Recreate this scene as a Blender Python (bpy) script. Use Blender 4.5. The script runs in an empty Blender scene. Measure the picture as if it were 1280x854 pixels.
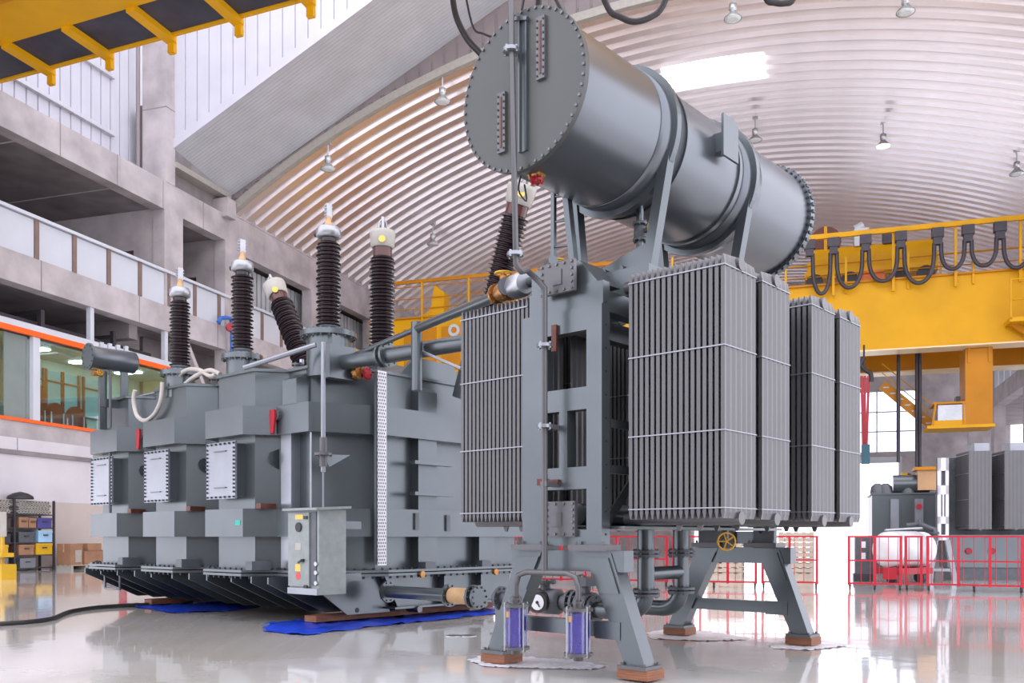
import bpy, bmesh, math, random
from mathutils import Vector, Matrix
random.seed(7)
R_ = math.radians
# ------------------------------------------------------------------ camera, world, exposure
scene = bpy.context.scene
col = scene.collection
FPX, HORIZ, CAMH = 1140.0, 671.0, 1.2          # focal length (px of a 1280 px frame), horizon row, eye height
cam_d = bpy.data.cameras.new('camera'); cam = bpy.data.objects.new('camera', cam_d); col.objects.link(cam)
cam_d.sensor_fit = 'HORIZONTAL'; cam_d.sensor_width = 36.0; cam_d.lens = FPX / 1280 * 36
cam_d.shift_y = (HORIZ - 427.0) / 1280.0
cam_d.clip_end = 500
cam.location = (0, 0, CAMH); cam.rotation_euler = (R_(90), 0, 0)
scene.camera = cam
world = bpy.data.worlds.new('world'); scene.world = world; world.use_nodes = True
_bg = world.node_tree.nodes['Background']; _bg.inputs[0].default_value = (0.92, 0.905, 1.0, 1); _bg.inputs[1].default_value = 2.1
scene.view_settings.view_transform = 'Standard'; scene.view_settings.look = 'None'
scene.view_settings.gamma = 1.0; scene.view_settings.use_curve_mapping = False
scene.view_settings.exposure = 0.55

# ------------------------------------------------------------------ frames: T = transformer axes, H = hall axes, C = camera axes
ANG = {'T': R_(48.74), 'H': R_(-18.0), 'C': 0.0}
def to_world(fr, p):
    a = ANG[fr]; c, s = math.cos(a), math.sin(a)
    return Vector((p[0]*c - p[1]*s, p[0]*s + p[1]*c, p[2]))
def from_world(fr, X, Y):
    a = ANG[fr]; c, s = math.cos(a), math.sin(a)
    return X*c + Y*s, -X*s + Y*c
def _hit(fr, axis, x, y, val):
    a, b = from_world(fr, (x-640)/FPX, 1.0)
    k = val/(a if axis == 0 else b)
    return (a*k, b*k, CAMH + (HORIZ-y)/FPX*k)
def U(x, y, u): return _hit('T', 0, x, y, u)     # pixel -> point on plane u = const
def V(x, y, v): return _hit('T', 1, x, y, v)
def S(x, y, s): return _hit('H', 0, x, y, s)
def W(x, y, w): return _hit('H', 1, x, y, w)
def G(fr, x, y, z=0.0):
    k = FPX*(CAMH-z)/(y-HORIZ); a, b = from_world(fr, (x-640)/FPX*k, k); return (a, b, z)
def D(fr, x, y, k):
    a, b = from_world(fr, (x-640)/FPX*k, k); return (a, b, CAMH + (HORIZ-y)/FPX*k)

# ------------------------------------------------------------------ materials
MATS = {}
def mat(name, c, rough=0.5, metal=0.0, var=0.08, scale=3.0, bump=0.0, bscale=40.0, spec=0.5, emit=None, est=0.0, coat=0.0, stretch=(1,1,1)):
    if name in MATS: return MATS[name]
    m = bpy.data.materials.new(name); m.use_nodes = True; nt = m.node_tree; N = nt.nodes; L = nt.links
    b = N['Principled BSDF']
    b.inputs['Roughness'].default_value = rough; b.inputs['Metallic'].default_value = metal
    b.inputs['Specular IOR Level'].default_value = spec; b.inputs['Coat Weight'].default_value = coat
    b.inputs['Coat Roughness'].default_value = 0.08
    tc = N.new('ShaderNodeTexCoord'); mp = N.new('ShaderNodeMapping'); mp.inputs['Scale'].default_value = stretch
    L.new(tc.outputs['Object'], mp.inputs[0])
    no = N.new('ShaderNodeTexNoise'); no.inputs['Scale'].default_value = scale; no.inputs['Detail'].default_value = 5
    L.new(mp.outputs[0], no.inputs['Vector'])
    cr = N.new('ShaderNodeValToRGB'); cr.color_ramp.elements[0].position = 0.3; cr.color_ramp.elements[1].position = 0.7
    cr.color_ramp.elements[0].color = [max(0, x*(1-var)) for x in c] + [1]; cr.color_ramp.elements[1].color = [min(1, x*(1+var)) for x in c] + [1]
    L.new(no.outputs['Fac'], cr.inputs[0]); L.new(cr.outputs[0], b.inputs['Base Color'])
    if bump > 0:
        n2 = N.new('ShaderNodeTexNoise'); n2.inputs['Scale'].default_value = bscale; n2.inputs['Detail'].default_value = 3
        L.new(mp.outputs[0], n2.inputs['Vector'])
        bp = N.new('ShaderNodeBump'); bp.inputs['Strength'].default_value = bump; bp.inputs['Distance'].default_value = 0.02
        L.new(n2.outputs['Fac'], bp.inputs['Height']); L.new(bp.outputs[0], b.inputs['Normal'])
    if emit:
        b.inputs['Emission Color'].default_value = list(emit) + [1]; b.inputs['Emission Strength'].default_value = est
    MATS[name] = m; return m
def glassmat(name, tint, gloss=0.1, rough=0.02):
    m = bpy.data.materials.new(name); m.use_nodes = True; nt = m.node_tree; N = nt.nodes; L = nt.links
    N.remove(N['Principled BSDF']); o = N['Material Output']
    t = N.new('ShaderNodeBsdfTransparent'); t.inputs[0].default_value = tint + (1,)
    g = N.new('ShaderNodeBsdfGlossy'); g.inputs['Roughness'].default_value = rough
    no = N.new('ShaderNodeTexNoise'); no.inputs['Scale'].default_value = 2.0
    mr = N.new('ShaderNodeMapRange'); mr.inputs['To Min'].default_value = gloss*0.7; mr.inputs['To Max'].default_value = gloss*1.3
    L.new(no.outputs['Fac'], mr.inputs['Value'])
    x = N.new('ShaderNodeMixShader'); L.new(mr.outputs[0], x.inputs[0]); L.new(t.outputs[0], x.inputs[1]); L.new(g.outputs[0], x.inputs[2])
    L.new(x.outputs[0], o.inputs['Surface']); MATS[name] = m; return m

M_GREY = mat('tank_grey_paint', (0.112, 0.130, 0.140), 0.28, 0.65, 0.07, 1.6, 0.04, 25)
M_GREYL = mat('radiator_grey_paint', (0.110, 0.110, 0.116), 0.38, 0.4, 0.05, 2.0)
M_SILV = mat('conservator_silver_paint', (0.135, 0.15, 0.168), 0.29, 0.65, 0.05, 1.2)
M_PLATE = mat('cover_plate_paint', (0.25, 0.268, 0.30), 0.28, 0.6, 0.08, 3.0)
M_DARKG = mat('dark_grey_iron', (0.09, 0.10, 0.115), 0.45, 0.3, 0.15, 6.0)
M_BOLT = mat('zinc_bolt', (0.13, 0.135, 0.145), 0.35, 0.7, 0.15, 10)
M_BOLTD = mat('dark_bolt', (0.05, 0.055, 0.07), 0.45, 0.5, 0.15, 10)
M_STEEL = mat('bare_steel', (0.42, 0.44, 0.48), 0.38, 0.9, 0.08, 8)
M_PORC = mat('brown_porcelain', (0.014, 0.005, 0.008), 0.16, 0.0, 0.2, 8, spec=0.45)
M_ALU = mat('cast_aluminium', (0.36, 0.37, 0.40), 0.32, 0.7, 0.1, 8)
M_CREAM = mat('cream_cap', (0.36, 0.345, 0.31), 0.4, 0.0, 0.08, 6)
M_BRASS = mat('brass_valve', (0.36, 0.17, 0.05), 0.32, 0.6, 0.3, 10)
M_GOLD = mat('yellow_handwheel', (0.62, 0.34, 0.03), 0.4, 0.1, 0.15, 8)
M_TAN = mat('tan_coupling', (0.45, 0.28, 0.14), 0.5, 0.0, 0.12, 8)
M_RED = mat('red_paint', (0.33, 0.008, 0.02), 0.4, 0.0, 0.12, 4)
M_REDF = mat('barrier_red_paint', (0.46, 0.012, 0.03), 0.4, 0.0, 0.1, 4)
M_RUST = mat('copper_strap', (0.10, 0.03, 0.02), 0.4, 0.4, 0.25, 12)
M_WOOD = mat('reddish_timber', (0.24, 0.095, 0.045), 0.6, 0.0, 0.3, 4, 0.2, 30, stretch=(1, 1, 9))
M_TARP = mat('blue_tarpaulin', (0.015, 0.06, 0.55), 0.35, 0.0, 0.3, 5, 0.35, 9)
M_FILM = mat('white_plastic_film', (0.72, 0.72, 0.78), 0.25, 0.0, 0.1, 5, 0.3, 12)
M_GEL = mat('violet_silica_gel', (0.022, 0.014, 0.26), 0.5, 0.0, 0.35, 60, 0.3, 120)
M_CABINET = mat('cabinet_grey_green', (0.22, 0.25, 0.25), 0.38, 0.1, 0.1, 12)
M_PERF = mat('galvanised_tray', (0.62, 0.62, 0.66), 0.4, 0.4, 0.08, 8)
M_HOSE = mat('pale_hose', (0.42, 0.39, 0.36), 0.45, 0.0, 0.1, 8)
M_BLACK = mat('black_rubber', (0.018, 0.017, 0.02), 0.5, 0.0, 0.3, 8)
M_YEL = mat('crane_yellow', (0.66, 0.335, 0.003), 0.45, 0.0, 0.08, 0.6, spec=0.25)
M_YELD = mat('crane_orange_yellow', (0.50, 0.20, 0.006), 0.45, 0.0, 0.1, 0.8, spec=0.25)
M_WALK = mat('dark_walkway_plate', (0.035, 0.035, 0.055), 0.55, 0.0, 0.5, 0.8)
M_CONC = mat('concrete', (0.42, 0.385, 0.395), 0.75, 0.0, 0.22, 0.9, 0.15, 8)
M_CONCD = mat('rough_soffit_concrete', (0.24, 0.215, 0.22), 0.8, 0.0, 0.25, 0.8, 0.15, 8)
M_WHITE = mat('white_wall_paint', (0.60, 0.58, 0.62), 0.55, 0.0, 0.06, 0.8)
M_CLAD = mat('white_metal_cladding', (0.56, 0.565, 0.63), 0.4, 0.1, 0.05, 0.7)
M_CLADG = mat('grey_metal_cladding', (0.52, 0.54, 0.57), 0.4, 0.15, 0.08, 0.7)
M_CLADD = mat('brown_grey_louvre', (0.22, 0.19, 0.195), 0.5, 0.0, 0.1, 1)
M_PANEL = mat('pale_blue_panel', (0.55, 0.58, 0.64), 0.4, 0.0, 0.04, 0.8)
M_POST = mat('brown_post', (0.20, 0.14, 0.12), 0.5, 0.0, 0.12, 2)
M_ROOF = mat('roof_sheet', (0.86, 0.81, 0.83), 0.28, 0.82, 0.05, 0.5)
M_ORANGE = mat('orange_trim', (0.85, 0.12, 0.01), 0.4, 0.0, 0.05, 2)
M_CHAIR = mat('red_brown_leather', (0.24, 0.05, 0.025), 0.45, 0.0, 0.15, 4)
M_GREENW = mat('pale_green_wall', (0.42, 0.50, 0.46), 0.5, 0.0, 0.05, 1)
M_GREYGR = mat('grey_green_partition', (0.20, 0.24, 0.23), 0.5, 0.0, 0.08, 1)
M_BROWN = mat('brown_window_frame', (0.25, 0.07, 0.03), 0.45, 0.0, 0.12, 3)
M_CYAN = mat('aqua_window_blind', (0.22, 0.38, 0.42), 0.4, 0.0, 0.15, 1.5)
M_BLUE = mat('blue_pipe_paint', (0.03, 0.14, 0.50), 0.35, 0.0, 0.1, 4)
M_CARD = mat('brown_cardboard', (0.30, 0.16, 0.09), 0.8, 0.0, 0.15, 3)
M_PALLET = mat('pale_pallet_wood', (0.50, 0.42, 0.34), 0.7, 0.0, 0.2, 4, stretch=(1, 6, 1))
M_PLY = mat('yellow_plastic', (0.6, 0.36, 0.01), 0.35, 0.0, 0.06, 4)
M_PURPLE = mat('blue_violet_case', (0.05, 0.05, 0.22), 0.45, 0.0, 0.15, 4)
M_LIGHTBLUE = mat('light_blue_case', (0.30, 0.50, 0.70), 0.4, 0.0, 0.1, 4)
M_SHELF = mat('dark_shelf_steel', (0.05, 0.045, 0.055), 0.45, 0.3, 0.15, 4)
M_LAMPG = mat('lamp_reflector', (0.50, 0.52, 0.52), 0.2, 0.6, 0.1, 4)
M_LENS = mat('lamp_lens', (0.72, 0.78, 0.80), 0.15, 0.0, 0.1, 6)
M_LENSON = mat('lamp_lens_lit', (0.9, 0.9, 0.9), 0.3, 0.0, 0.02, 6, emit=(1, 0.97, 1), est=4.0)
M_TUBE = mat('office_ceiling_light', (0.9, 0.95, 0.95), 0.3, 0.0, 0.02, 6, emit=(0.92, 1, 0.97), est=9.0)
M_SKYL = mat('skylight_sheet', (0.9, 0.9, 0.95), 0.4, 0.0, 0.02, 6, emit=(0.96, 0.95, 1), est=6.0)
M_DIAL = mat('white_dial', (0.75, 0.76, 0.78), 0.3, 0.0, 0.03, 5)
M_YLAB = mat('yellow_label', (0.75, 0.52, 0.10), 0.5, 0.0, 0.05, 5)
M_RLAB = mat('red_label', (0.60, 0.08, 0.08), 0.5, 0.0, 0.05, 5)
M_GREENT = mat('green_tag', (0.02, 0.40, 0.33), 0.5, 0.0, 0.05, 5)
M_WTANK = mat('white_tank_paint', (0.75, 0.75, 0.80), 0.3, 0.0, 0.05, 2)
G_OFFICE = glassmat('office_glass', (0.80, 0.92, 0.90), 0.10)
G_TUBE = glassmat('breather_glass', (0.90, 0.90, 0.98), 0.14)
G_CAB = glassmat('cab_glass', (0.75, 0.80, 0.85), 0.25)

def floor_material():
    m = bpy.data.materials.new('epoxy_floor'); m.use_nodes = True; nt = m.node_tree; N = nt.nodes; L = nt.links; b = N['Principled BSDF']
    tc = N.new('ShaderNodeTexCoord'); no = N.new('ShaderNodeTexNoise'); no.inputs['Scale'].default_value = 0.35; no.inputs['Detail'].default_value = 4
    L.new(tc.outputs['Object'], no.inputs['Vector'])
    cr = N.new('ShaderNodeValToRGB'); cr.color_ramp.elements[0].color = (0.52, 0.49, 0.43, 1); cr.color_ramp.elements[1].color = (0.68, 0.67, 0.66, 1)
    cr.color_ramp.elements[0].position = 0.35; cr.color_ramp.elements[1].position = 0.65
    L.new(no.outputs['Fac'], cr.inputs[0]); L.new(cr.outputs[0], b.inputs['Base Color'])
    b.inputs['Roughness'].default_value = 0.09; b.inputs['IOR'].default_value = 1.6; b.inputs['Coat Weight'].default_value = 0.6; b.inputs['Coat Roughness'].default_value = 0.04
    n2 = N.new('ShaderNodeTexNoise'); n2.inputs['Scale'].default_value = 2.2; n2.inputs['Detail'].default_value = 2
    L.new(tc.outputs['Object'], n2.inputs['Vector'])
    bp = N.new('ShaderNodeBump'); bp.inputs['Strength'].default_value = 0.06; bp.inputs['Distance'].default_value = 0.03
    L.new(n2.outputs['Fac'], bp.inputs['Height']); L.new(bp.outputs[0], b.inputs['Normal']); L.new(bp.outputs[0], b.inputs['Coat Normal'])
    MATS['floor'] = m; return m
M_FLOOR = floor_material()

# ------------------------------------------------------------------ mesh builder
class MB:
    def __init__(s): s.v = []; s.f = []; s.sm = []
    def add(s, vs, fs, smooth=False):
        o = len(s.v); s.v += [tuple(p) for p in vs]
        for f in fs: s.f.append([i+o for i in f]); s.sm.append(smooth)
        return s
    def box(s, x0, x1, y0, y1, z0, z1):
        x0, x1 = sorted((x0, x1)); y0, y1 = sorted((y0, y1)); z0, z1 = sorted((z0, z1))
        return s.add([(x0,y0,z0),(x1,y0,z0),(x1,y1,z0),(x0,y1,z0),(x0,y0,z1),(x1,y0,z1),(x1,y1,z1),(x0,y1,z1)],
                     [(0,3,2,1),(4,5,6,7),(0,1,5,4),(1,2,6,5),(2,3,7,6),(3,0,4,7)])
    def bar(s, p0, p1, w, h, up=(0,0,1)):
        a, b = Vector(p0), Vector(p1); d = (b-a).normalized(); up = Vector(up)
        if abs(d.dot(up)) > 0.98: up = Vector((1,0,0))
        x = d.cross(up).normalized()*(w/2); y = x.cross(d).normalized()*(h/2)
        vs = [p+i*x+j*y for p in (a, b) for i, j in ((-1,-1),(1,-1),(1,1),(-1,1))]
        return s.add(vs, [(0,1,2,3),(7,6,5,4),(0,4,5,1),(1,5,6,2),(2,6,7,3),(3,7,4,0)])
    def _frame(s, d):
        d = Vector(d).normalized(); up = Vector((0,0,1)) if abs(d.z) < 0.95 else Vector((1,0,0))
        x = d.cross(up).normalized(); return d, x, x.cross(d).normalized()
    def lathe(s, p0, axis, prof, n=20, caps=True, smooth=True):
        d, x, y = s._frame(axis); p0 = Vector(p0); vs = []
        for t, r in prof:
            for k in range(n):
                a = 2*math.pi*k/n; vs.append(p0 + d*t + (x*math.cos(a)+y*math.sin(a))*r)
        fs = []
        for i in range(len(prof)-1):
            for k in range(n):
                k2 = (k+1) % n; fs.append((i*n+k, i*n+k2, (i+1)*n+k2, (i+1)*n+k))
        s.add(vs, fs, smooth)
        if caps:
            for i, rev in ((0, True), (len(prof)-1, False)):
                if prof[i][1] > 1e-5:
                    ring = vs[i*n:(i+1)*n]; s.add(ring, [list(range(n))[::-1] if rev else list(range(n))])
        return s
    def cyl(s, p0, p1, r, r1=None, n=16, caps=True, smooth=True):
        a, b = Vector(p0), Vector(p1)
        return s.lathe(a, b-a, [(0, r), ((b-a).length, r if r1 is None else r1)], n, caps, smooth)
    def ring(s, c, axis, r0, r1, t, n=32):       # hollow ring, radius r0..r1, thickness t along axis
        return s.lathe(c, axis, [(0, r0), (0, r1), (t, r1), (t, r0), (0, r0)], n, False, False)
    def tube(s, pts, r, n=8, sub=0, caps=True):
        P = [Vector(p) for p in pts]
        if sub:
            Q = []
            for i in range(len(P)-1):
                p0 = P[max(i-1, 0)]; p1 = P[i]; p2 = P[i+1]; p3 = P[min(i+2, len(P)-1)]
                for k in range(sub):
                    t = k/sub
                    Q.append(0.5*((2*p1)+(p2-p0)*t+(2*p0-5*p1+4*p2-p3)*t*t+(3*p1-p0-3*p2+p3)*t**3))
            P = Q+[P[-1]]
        d = (P[1]-P[0]).normalized(); _, x, y = s._frame(d); vs = []
        for i, p in enumerate(P):
            if 0 < i < len(P)-1: dn = ((P[i+1]-p).normalized()+(p-P[i-1]).normalized())
            else: dn = (P[1]-P[0]) if i == 0 else (P[-1]-P[-2])
            dn = dn.normalized() if dn.length > 1e-6 else d
            q = d.rotation_difference(dn); x = q @ x; y = q @ y; d = dn
            for k in range(n):
                a = 2*math.pi*k/n; vs.append(p+(x*math.cos(a)+y*math.sin(a))*r)
        fs = [(i*n+k, i*n+(k+1) % n, (i+1)*n+(k+1) % n, (i+1)*n+k) for i in range(len(P)-1) for k in range(n)]
        s.add(vs, fs, True)
        if caps: s.add(vs[:n], [list(range(n))[::-1]]); s.add(vs[-n:], [list(range(n))])
        return s
    def prism(s, poly, ax, c0, c1):              # poly in the two axes other than ax (in order), extruded along ax
        def mk(a, b, c): return {0: (c, a, b), 1: (a, c, b), 2: (a, b, c)}[ax]
        n = len(poly); ar = sum(poly[i][0]*poly[(i+1) % n][1]-poly[(i+1) % n][0]*poly[i][1] for i in range(n))
        if ar < 0: poly = poly[::-1]
        c0, c1 = min(c0, c1), max(c0, c1); vs = [mk(a, b, c0) for a, b in poly]+[mk(a, b, c1) for a, b in poly]
        fs = [list(range(n))[::-1], list(range(n, 2*n))]+[(i, (i+1) % n, n+(i+1) % n, n+i) for i in range(n)]
        if ax == 1: fs = [list(f)[::-1] for f in fs]
        return s.add(vs, fs)
    def bolts(s, pts, nrm, r=0.012, h=0.012):
        d, x, y = s._frame(nrm)
        for p in pts:
            p = Vector(p); vs = [p+(x*math.cos(k*math.pi/3)+y*math.sin(k*math.pi/3))*r + d*hh for hh in (0, h) for k in range(6)]
            s.add(vs, [(6,7,8,9,10,11)]+[(k, (k+1) % 6, 6+(k+1) % 6, 6+k) for k in range(6)])
        return s
    def circle_bolts(s, c, axis, rad, num, r, h):
        d, x, y = s._frame(axis); c = Vector(c)
        return s.bolts([c+(x*math.cos(2*math.pi*k/num)+y*math.sin(2*math.pi*k/num))*rad for k in range(num)], axis, r, h)
    def flange(s, c, axis, r, t, n=20, nb=8, br=0.012):
        d, x, y = s._frame(axis); c = Vector(c)
        s.lathe(c-d*t/2, d, [(0, r), (t, r)], n, True, True)
        s.circle_bolts(c+d*t/2, d, r*0.84, nb, br, br*1.3); s.circle_bolts(c-d*t/2, -d, r*0.84, nb, br, br*1.3)
        return s
    def data(s, name, m, org=(0,0,0)):
        me = bpy.data.meshes.new(name); o = Vector(org)
        me.from_pydata([tuple(Vector(p)-o) for p in s.v], [], s.f); me.polygons.foreach_set('use_smooth', s.sm)
        me.materials.append(m); me.update(); return me
def put(name, me, parent=None, loc=(0,0,0), rz=0.0):
    o = bpy.data.objects.new(name, me); col.objects.link(o); o.location = loc; o.rotation_euler = (0,0,rz)
    if parent: o.parent = parent
    return o
class Thing:
    """a thing built in frame fr with its base at org; parts are meshes under an Empty"""
    def __init__(s, name, label, cat, org, fr='T', group=None):
        s.fr, s.org = fr, Vector(org); s.e = put(name, None, None, to_world(fr, org), ANG[fr])
        s.e.empty_display_size = 0.3; s.e['label'] = label; s.e['category'] = cat
        if group: s.e['group'] = group
    def part(s, name, mb, m, parent=None, label=None, stuff=False):
        o = put(name, mb.data(name, m, s.org), parent or s.e)
        if label: o['label'] = label
        if stuff: o['kind'] = 'stuff'
        return o
    def inst(s, name, me, p, parent=None, rz=0.0):   # shared mesh built around its own origin, placed at frame point p
        return put(name, me, parent or s.e, Vector(p)-s.org, rz)
def single(name, mb, m, label, cat, org, fr='T', group=None):
    o = put(name, mb.data(name, m, org), None, to_world(fr, org), ANG[fr])
    o['label'] = label; o['category'] = cat
    if group: o['group'] = group
    return o
def struct(name, mb, m, fr='H', org=(0,0,0)):
    o = put(name, mb.data(name, m, org), None, to_world(fr, org), ANG[fr]); o['kind'] = 'structure'; return o
def sub(parent, name, mb, m, label=None, stuff=False):
    o = put(name, mb.data(name, m), parent)
    if label: o['label'] = label
    if stuff: o['kind'] = 'stuff'
    return o
# ================================================================== THE SETTING (hall frame: s across, w along, z up)
SL, SR, WE, WF = -27.0, 16.0, 38.4, 85.0
VC, VZ, VR = -4.0, -18.7, 42.6               # vault circle: centre s, centre z, radius
def vault_z(s): return VZ + math.sqrt(VR*VR-(s-VC)**2)
floor = struct('floor', MB().add([(-45,-8,0),(30,-8,0),(30,130,0),(-45,130,0)], [(0,1,2,3)]), M_FLOOR)

# ---- barrel vault of arched sheets
amax = math.asin((VC-SL)/VR)
PITCH = 0.9
def arch(prof, n=44):
    mb = MB(); vs = []; k = len(prof)
    for i in range(n+1):
        a = -amax + 2*amax*i/n
        for w, d in prof: vs.append((VC+(VR+d)*math.sin(a), w, VZ+(VR+d)*math.cos(a)))
    mb.add(vs, [(i*k+j, i*k+j+1, (i+1)*k+j+1, (i+1)*k+j) for i in range(n) for j in range(k-1)]); return mb
shell = arch([(WE, 0.48), (WF+0.5, 0.48)], 44)
ceil_o = struct('ceiling', shell, M_ROOF)
pm = arch([(0, 0.40), (0.08, 0.40), (0.28, 0.0), (0.72, 0.0), (0.80, 0.40), (0.9, 0.40)]).data('roof_panel', M_ROOF)
for i in range(int((WF-WE)/PITCH)+1): put('roof_panel', pm, ceil_o, (0, WE+i*PITCH, 0))
trimw = arch([(WE-0.05, -0.06), (WE-0.05, 0.3), (WE+0.25, 0.3), (WE+0.25, -0.06), (WE-0.05, -0.06)])
struct('trim_1', trimw, M_CREAM)
def vault_hit(x, y, drop=0.0):
    lo, hi = 20.0, 120.0
    def g(k):
        s, w, z = D('H', x, y, k); 
        if abs(s-VC) > VR-1: return 1
        return z-(vault_z(s)-drop)
    for _ in range(60):
        mid = (lo+hi)/2
        if g(mid) > 0: hi = mid
        else: lo = mid
    return D('H', x, y, lo)
# ---- skylight in the vault
sk = MB(); a, b, c, d = [vault_hit(*p, 0.06) for p in ((826, 86), (955, 70), (957, 97), (832, 112))]
sk.add([a, d, c, b], [(0,1,2,3)]); struct('window_1', sk, M_SKYL)

# ---- gable above the vault mouth: soffit, fascia and white cladding
WG = 34.2
def rake(s, w): return (18.55 if w < 36 else 17.95) + 0.49*(min(s, 2*VC-s)-SL)
soff = MB()
N1 = 24
for k in range(N1):                              # soffit boards run along the rake
    w0 = WG+(WE-WG)*k/N1; w1 = WG+(WE-WG)*(k+0.93)/N1
    z0 = 18.55-0.6*k/N1; z1 = 18.55-0.6*(k+0.93)/N1; zz = 0.49*(VC-SL)
    soff.add([(SL, w0, z0), (VC, w0, z0+zz), (VC, w1, z1+zz), (SL, w1, z1), (SL, w0, z0+.12), (VC, w0, z0+zz+.12), (VC, w1, z1+zz+.12), (SL, w1, z1+.12)],
             [(0,1,2,3),(4,7,6,5),(0,4,5,1),(2,6,7,3)])
    soff.add([(VC, w0, z0+zz), (SR, w0, z0), (SR, w1, z1), (VC, w1, z1+zz)], [(0,1,2,3)])
struct('trim_2', soff, M_CLADG)
gab = MB().prism([(SL, 18.55), (VC, 18.55+0.49*(VC-SL)), (SR, 18.55), (SR, 36), (SL, 36)], 1, WG+0.02, WG+0.1)
gab_o = struct('wall_gable', gab, M_CLAD)
for k in range(64):                              # standing boards of the gable
    s0 = SL+k*0.62; s1 = s0+0.56
    if s1 > SR: break
    f = lambda s: 18.55+0.49*(min(s, 2*VC-s)-SL)
    sub(gab_o, 'cladding_board', MB().prism([(s0, f(s0)), (s1, f(s1)), (s1, 35.8), (s0, 35.8)], 1, WG-0.03, WG+0.02), M_CLAD)
tr = MB()
for sgn in (0, 1):
    A = (SL if sgn == 0 else SR, 18.55); B = (VC, 18.55+0.49*(VC-SL))
    tr.prism([A, B, (B[0], B[1]+0.42), (A[0], A[1]+0.42)], 1, WG-0.12, WG+0.05)
struct('trim_3', tr, M_CLAD)
fas = MB().add([], [])
arcpts = [(SL+(SR-SL)*i/40, vault_z(SL+(SR-SL)*i/40)+0.3) for i in range(41)]
fas.prism([(VC, 17.95+0.49*(VC-SL)+0.1), (SR, 18.05)]+arcpts[::-1]+[(SL, 18.05)], 1, WE+0.02, WE+0.08)
fas_o = struct('wall_fascia', fas, M_CLADD)
for k in range(62):
    s0 = SL+0.2+k*0.62; s1 = s0+0.5
    if s1 > SR: break
    zt = 17.95+0.49*(min(s0, 2*VC-s1)-SL); zb = max(vault_z(s0), vault_z(s1))+0.2
    if zt > zb+0.05: sub(fas_o, 'cladding_board', MB().box(s0, s1, WE-0.02, WE+0.02, zb, zt), M_CLADD)

# ---- left wall: concrete frame with gallery, office and cladding
wl = MB()
wl.box(SL-0.35, SL, 21, WF, 0, 4.2); wl.box(SL-0.35, SL, -7, -4, 0, 4.2)     # ground storey wall, with a wide loading door nearer the camera
wall_l = struct('wall_left', wl, M_WHITE)
P_ = lambda n, mb, m, **k: sub(wall_l, n, mb, m, **k)
P_('ring_beam', MB().box(SL-0.6, SL, 4, WE-0.4, 15.65, 16.9), M_CONC)
P_('ring_beam', MB().box(SL-0.6, SL, WE-0.4, WF, 15.3, 17.15), M_CONC)
for w0 in (22.4, 27.6, 30.6, 33.4, 36.2): P_('beam_joint', MB().box(SL-0.01, SL+0.012, w0, w0+0.035, 15.65, 16.9), M_CONCD)
P_('runway_beam', MB().box(SL-0.6, SL, 4, WF, 10.3, 11.42), M_CONC)
for w0 in (21.5, 26.7, 31.9, 37.3): P_('beam_joint', MB().box(SL-0.01, SL+0.012, w0, w0+0.035, 10.3, 11.42), M_CONCD)
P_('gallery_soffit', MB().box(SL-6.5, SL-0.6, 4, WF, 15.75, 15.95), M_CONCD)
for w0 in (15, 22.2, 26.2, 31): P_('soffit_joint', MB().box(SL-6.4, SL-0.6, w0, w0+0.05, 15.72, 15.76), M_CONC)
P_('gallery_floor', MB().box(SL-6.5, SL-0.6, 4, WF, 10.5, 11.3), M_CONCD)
cs_ = W(178, 100, 33.6)[0]; P_('column', MB().box(cs_, SL+0.02, 33.6, WG, 16.9, 30), M_CONC)
for z0 in (20.2, 24.0): P_('column_joint', MB().box(cs_-.01, SL+0.03, 33.59, WG+0.01, z0, z0+0.04), M_CONCD)
P_('column', MB().box(SL-0.6, SL+0.01, 33.5, 34.75, 11.4, 15.65), M_CONC)
P_('column', MB().box(SL-0.6, SL+0.01, 37.9, 39.3, 8.0, 15.65), M_CONC)
for w0 in (46.0, 53.5, 60.5, 68.5, 76.5): P_('column', MB().box(SL-0.6, SL+0.01, w0, w0+1.3, 0, 15.65), M_CONC)
# cross walls of the gallery with their door openings
def crosswall(w0, t=0.3):
    m = MB(); m.box(SL-6.5, SL-3.2, w0, w0+t, 11.3, 15.75); m.box(SL-1.7, SL-0.6, w0, w0+t, 11.3, 15.75); m.box(SL-3.2, SL-1.7, w0, w0+t, 14.0, 15.75)
    P_('cross_wall', m, M_CONC)
crosswall(33.55); crosswall(37.95)
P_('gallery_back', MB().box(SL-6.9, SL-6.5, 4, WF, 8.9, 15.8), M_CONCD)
for k in range(36):                                  # louvre boards at the gallery's back
    w0 = 16.0+k*0.5
    P_('louvre_board', MB().box(SL-6.5, SL-6.4, w0, w0+0.42, 11.3, 14.6), M_CLADD)
P_('gallery_rail_pipe', MB().tube([(SL-6.1, 14, 14.75), (SL-6.1, 33.3, 14.75), (SL-6.1, 33.3, 11.4)], 0.08), M_PERF)
# gallery parapet: pale panels between brown posts
post_me = MB().box(-0.06, 0.04, -0.09, 0.09, 0, 1.53).data('parapet_post', M_POST)
pan_me = MB().box(-0.02, 0.02, 0, 1.62, 0, 1.40).data('parapet_panel', M_PANEL)
w0 = 8.3
while w0 < 56:
    o = put('parapet_post', post_me, wall_l, (SL+0.0, w0, 11.42))
    put('parapet_panel', pan_me, wall_l, (SL-0.05, w0+0.1, 11.43)); w0 += 1.82
P_('parapet_cap', MB().box(SL-0.1, SL+0.1, 4, 57, 12.86, 12.98), M_PANEL)
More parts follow.
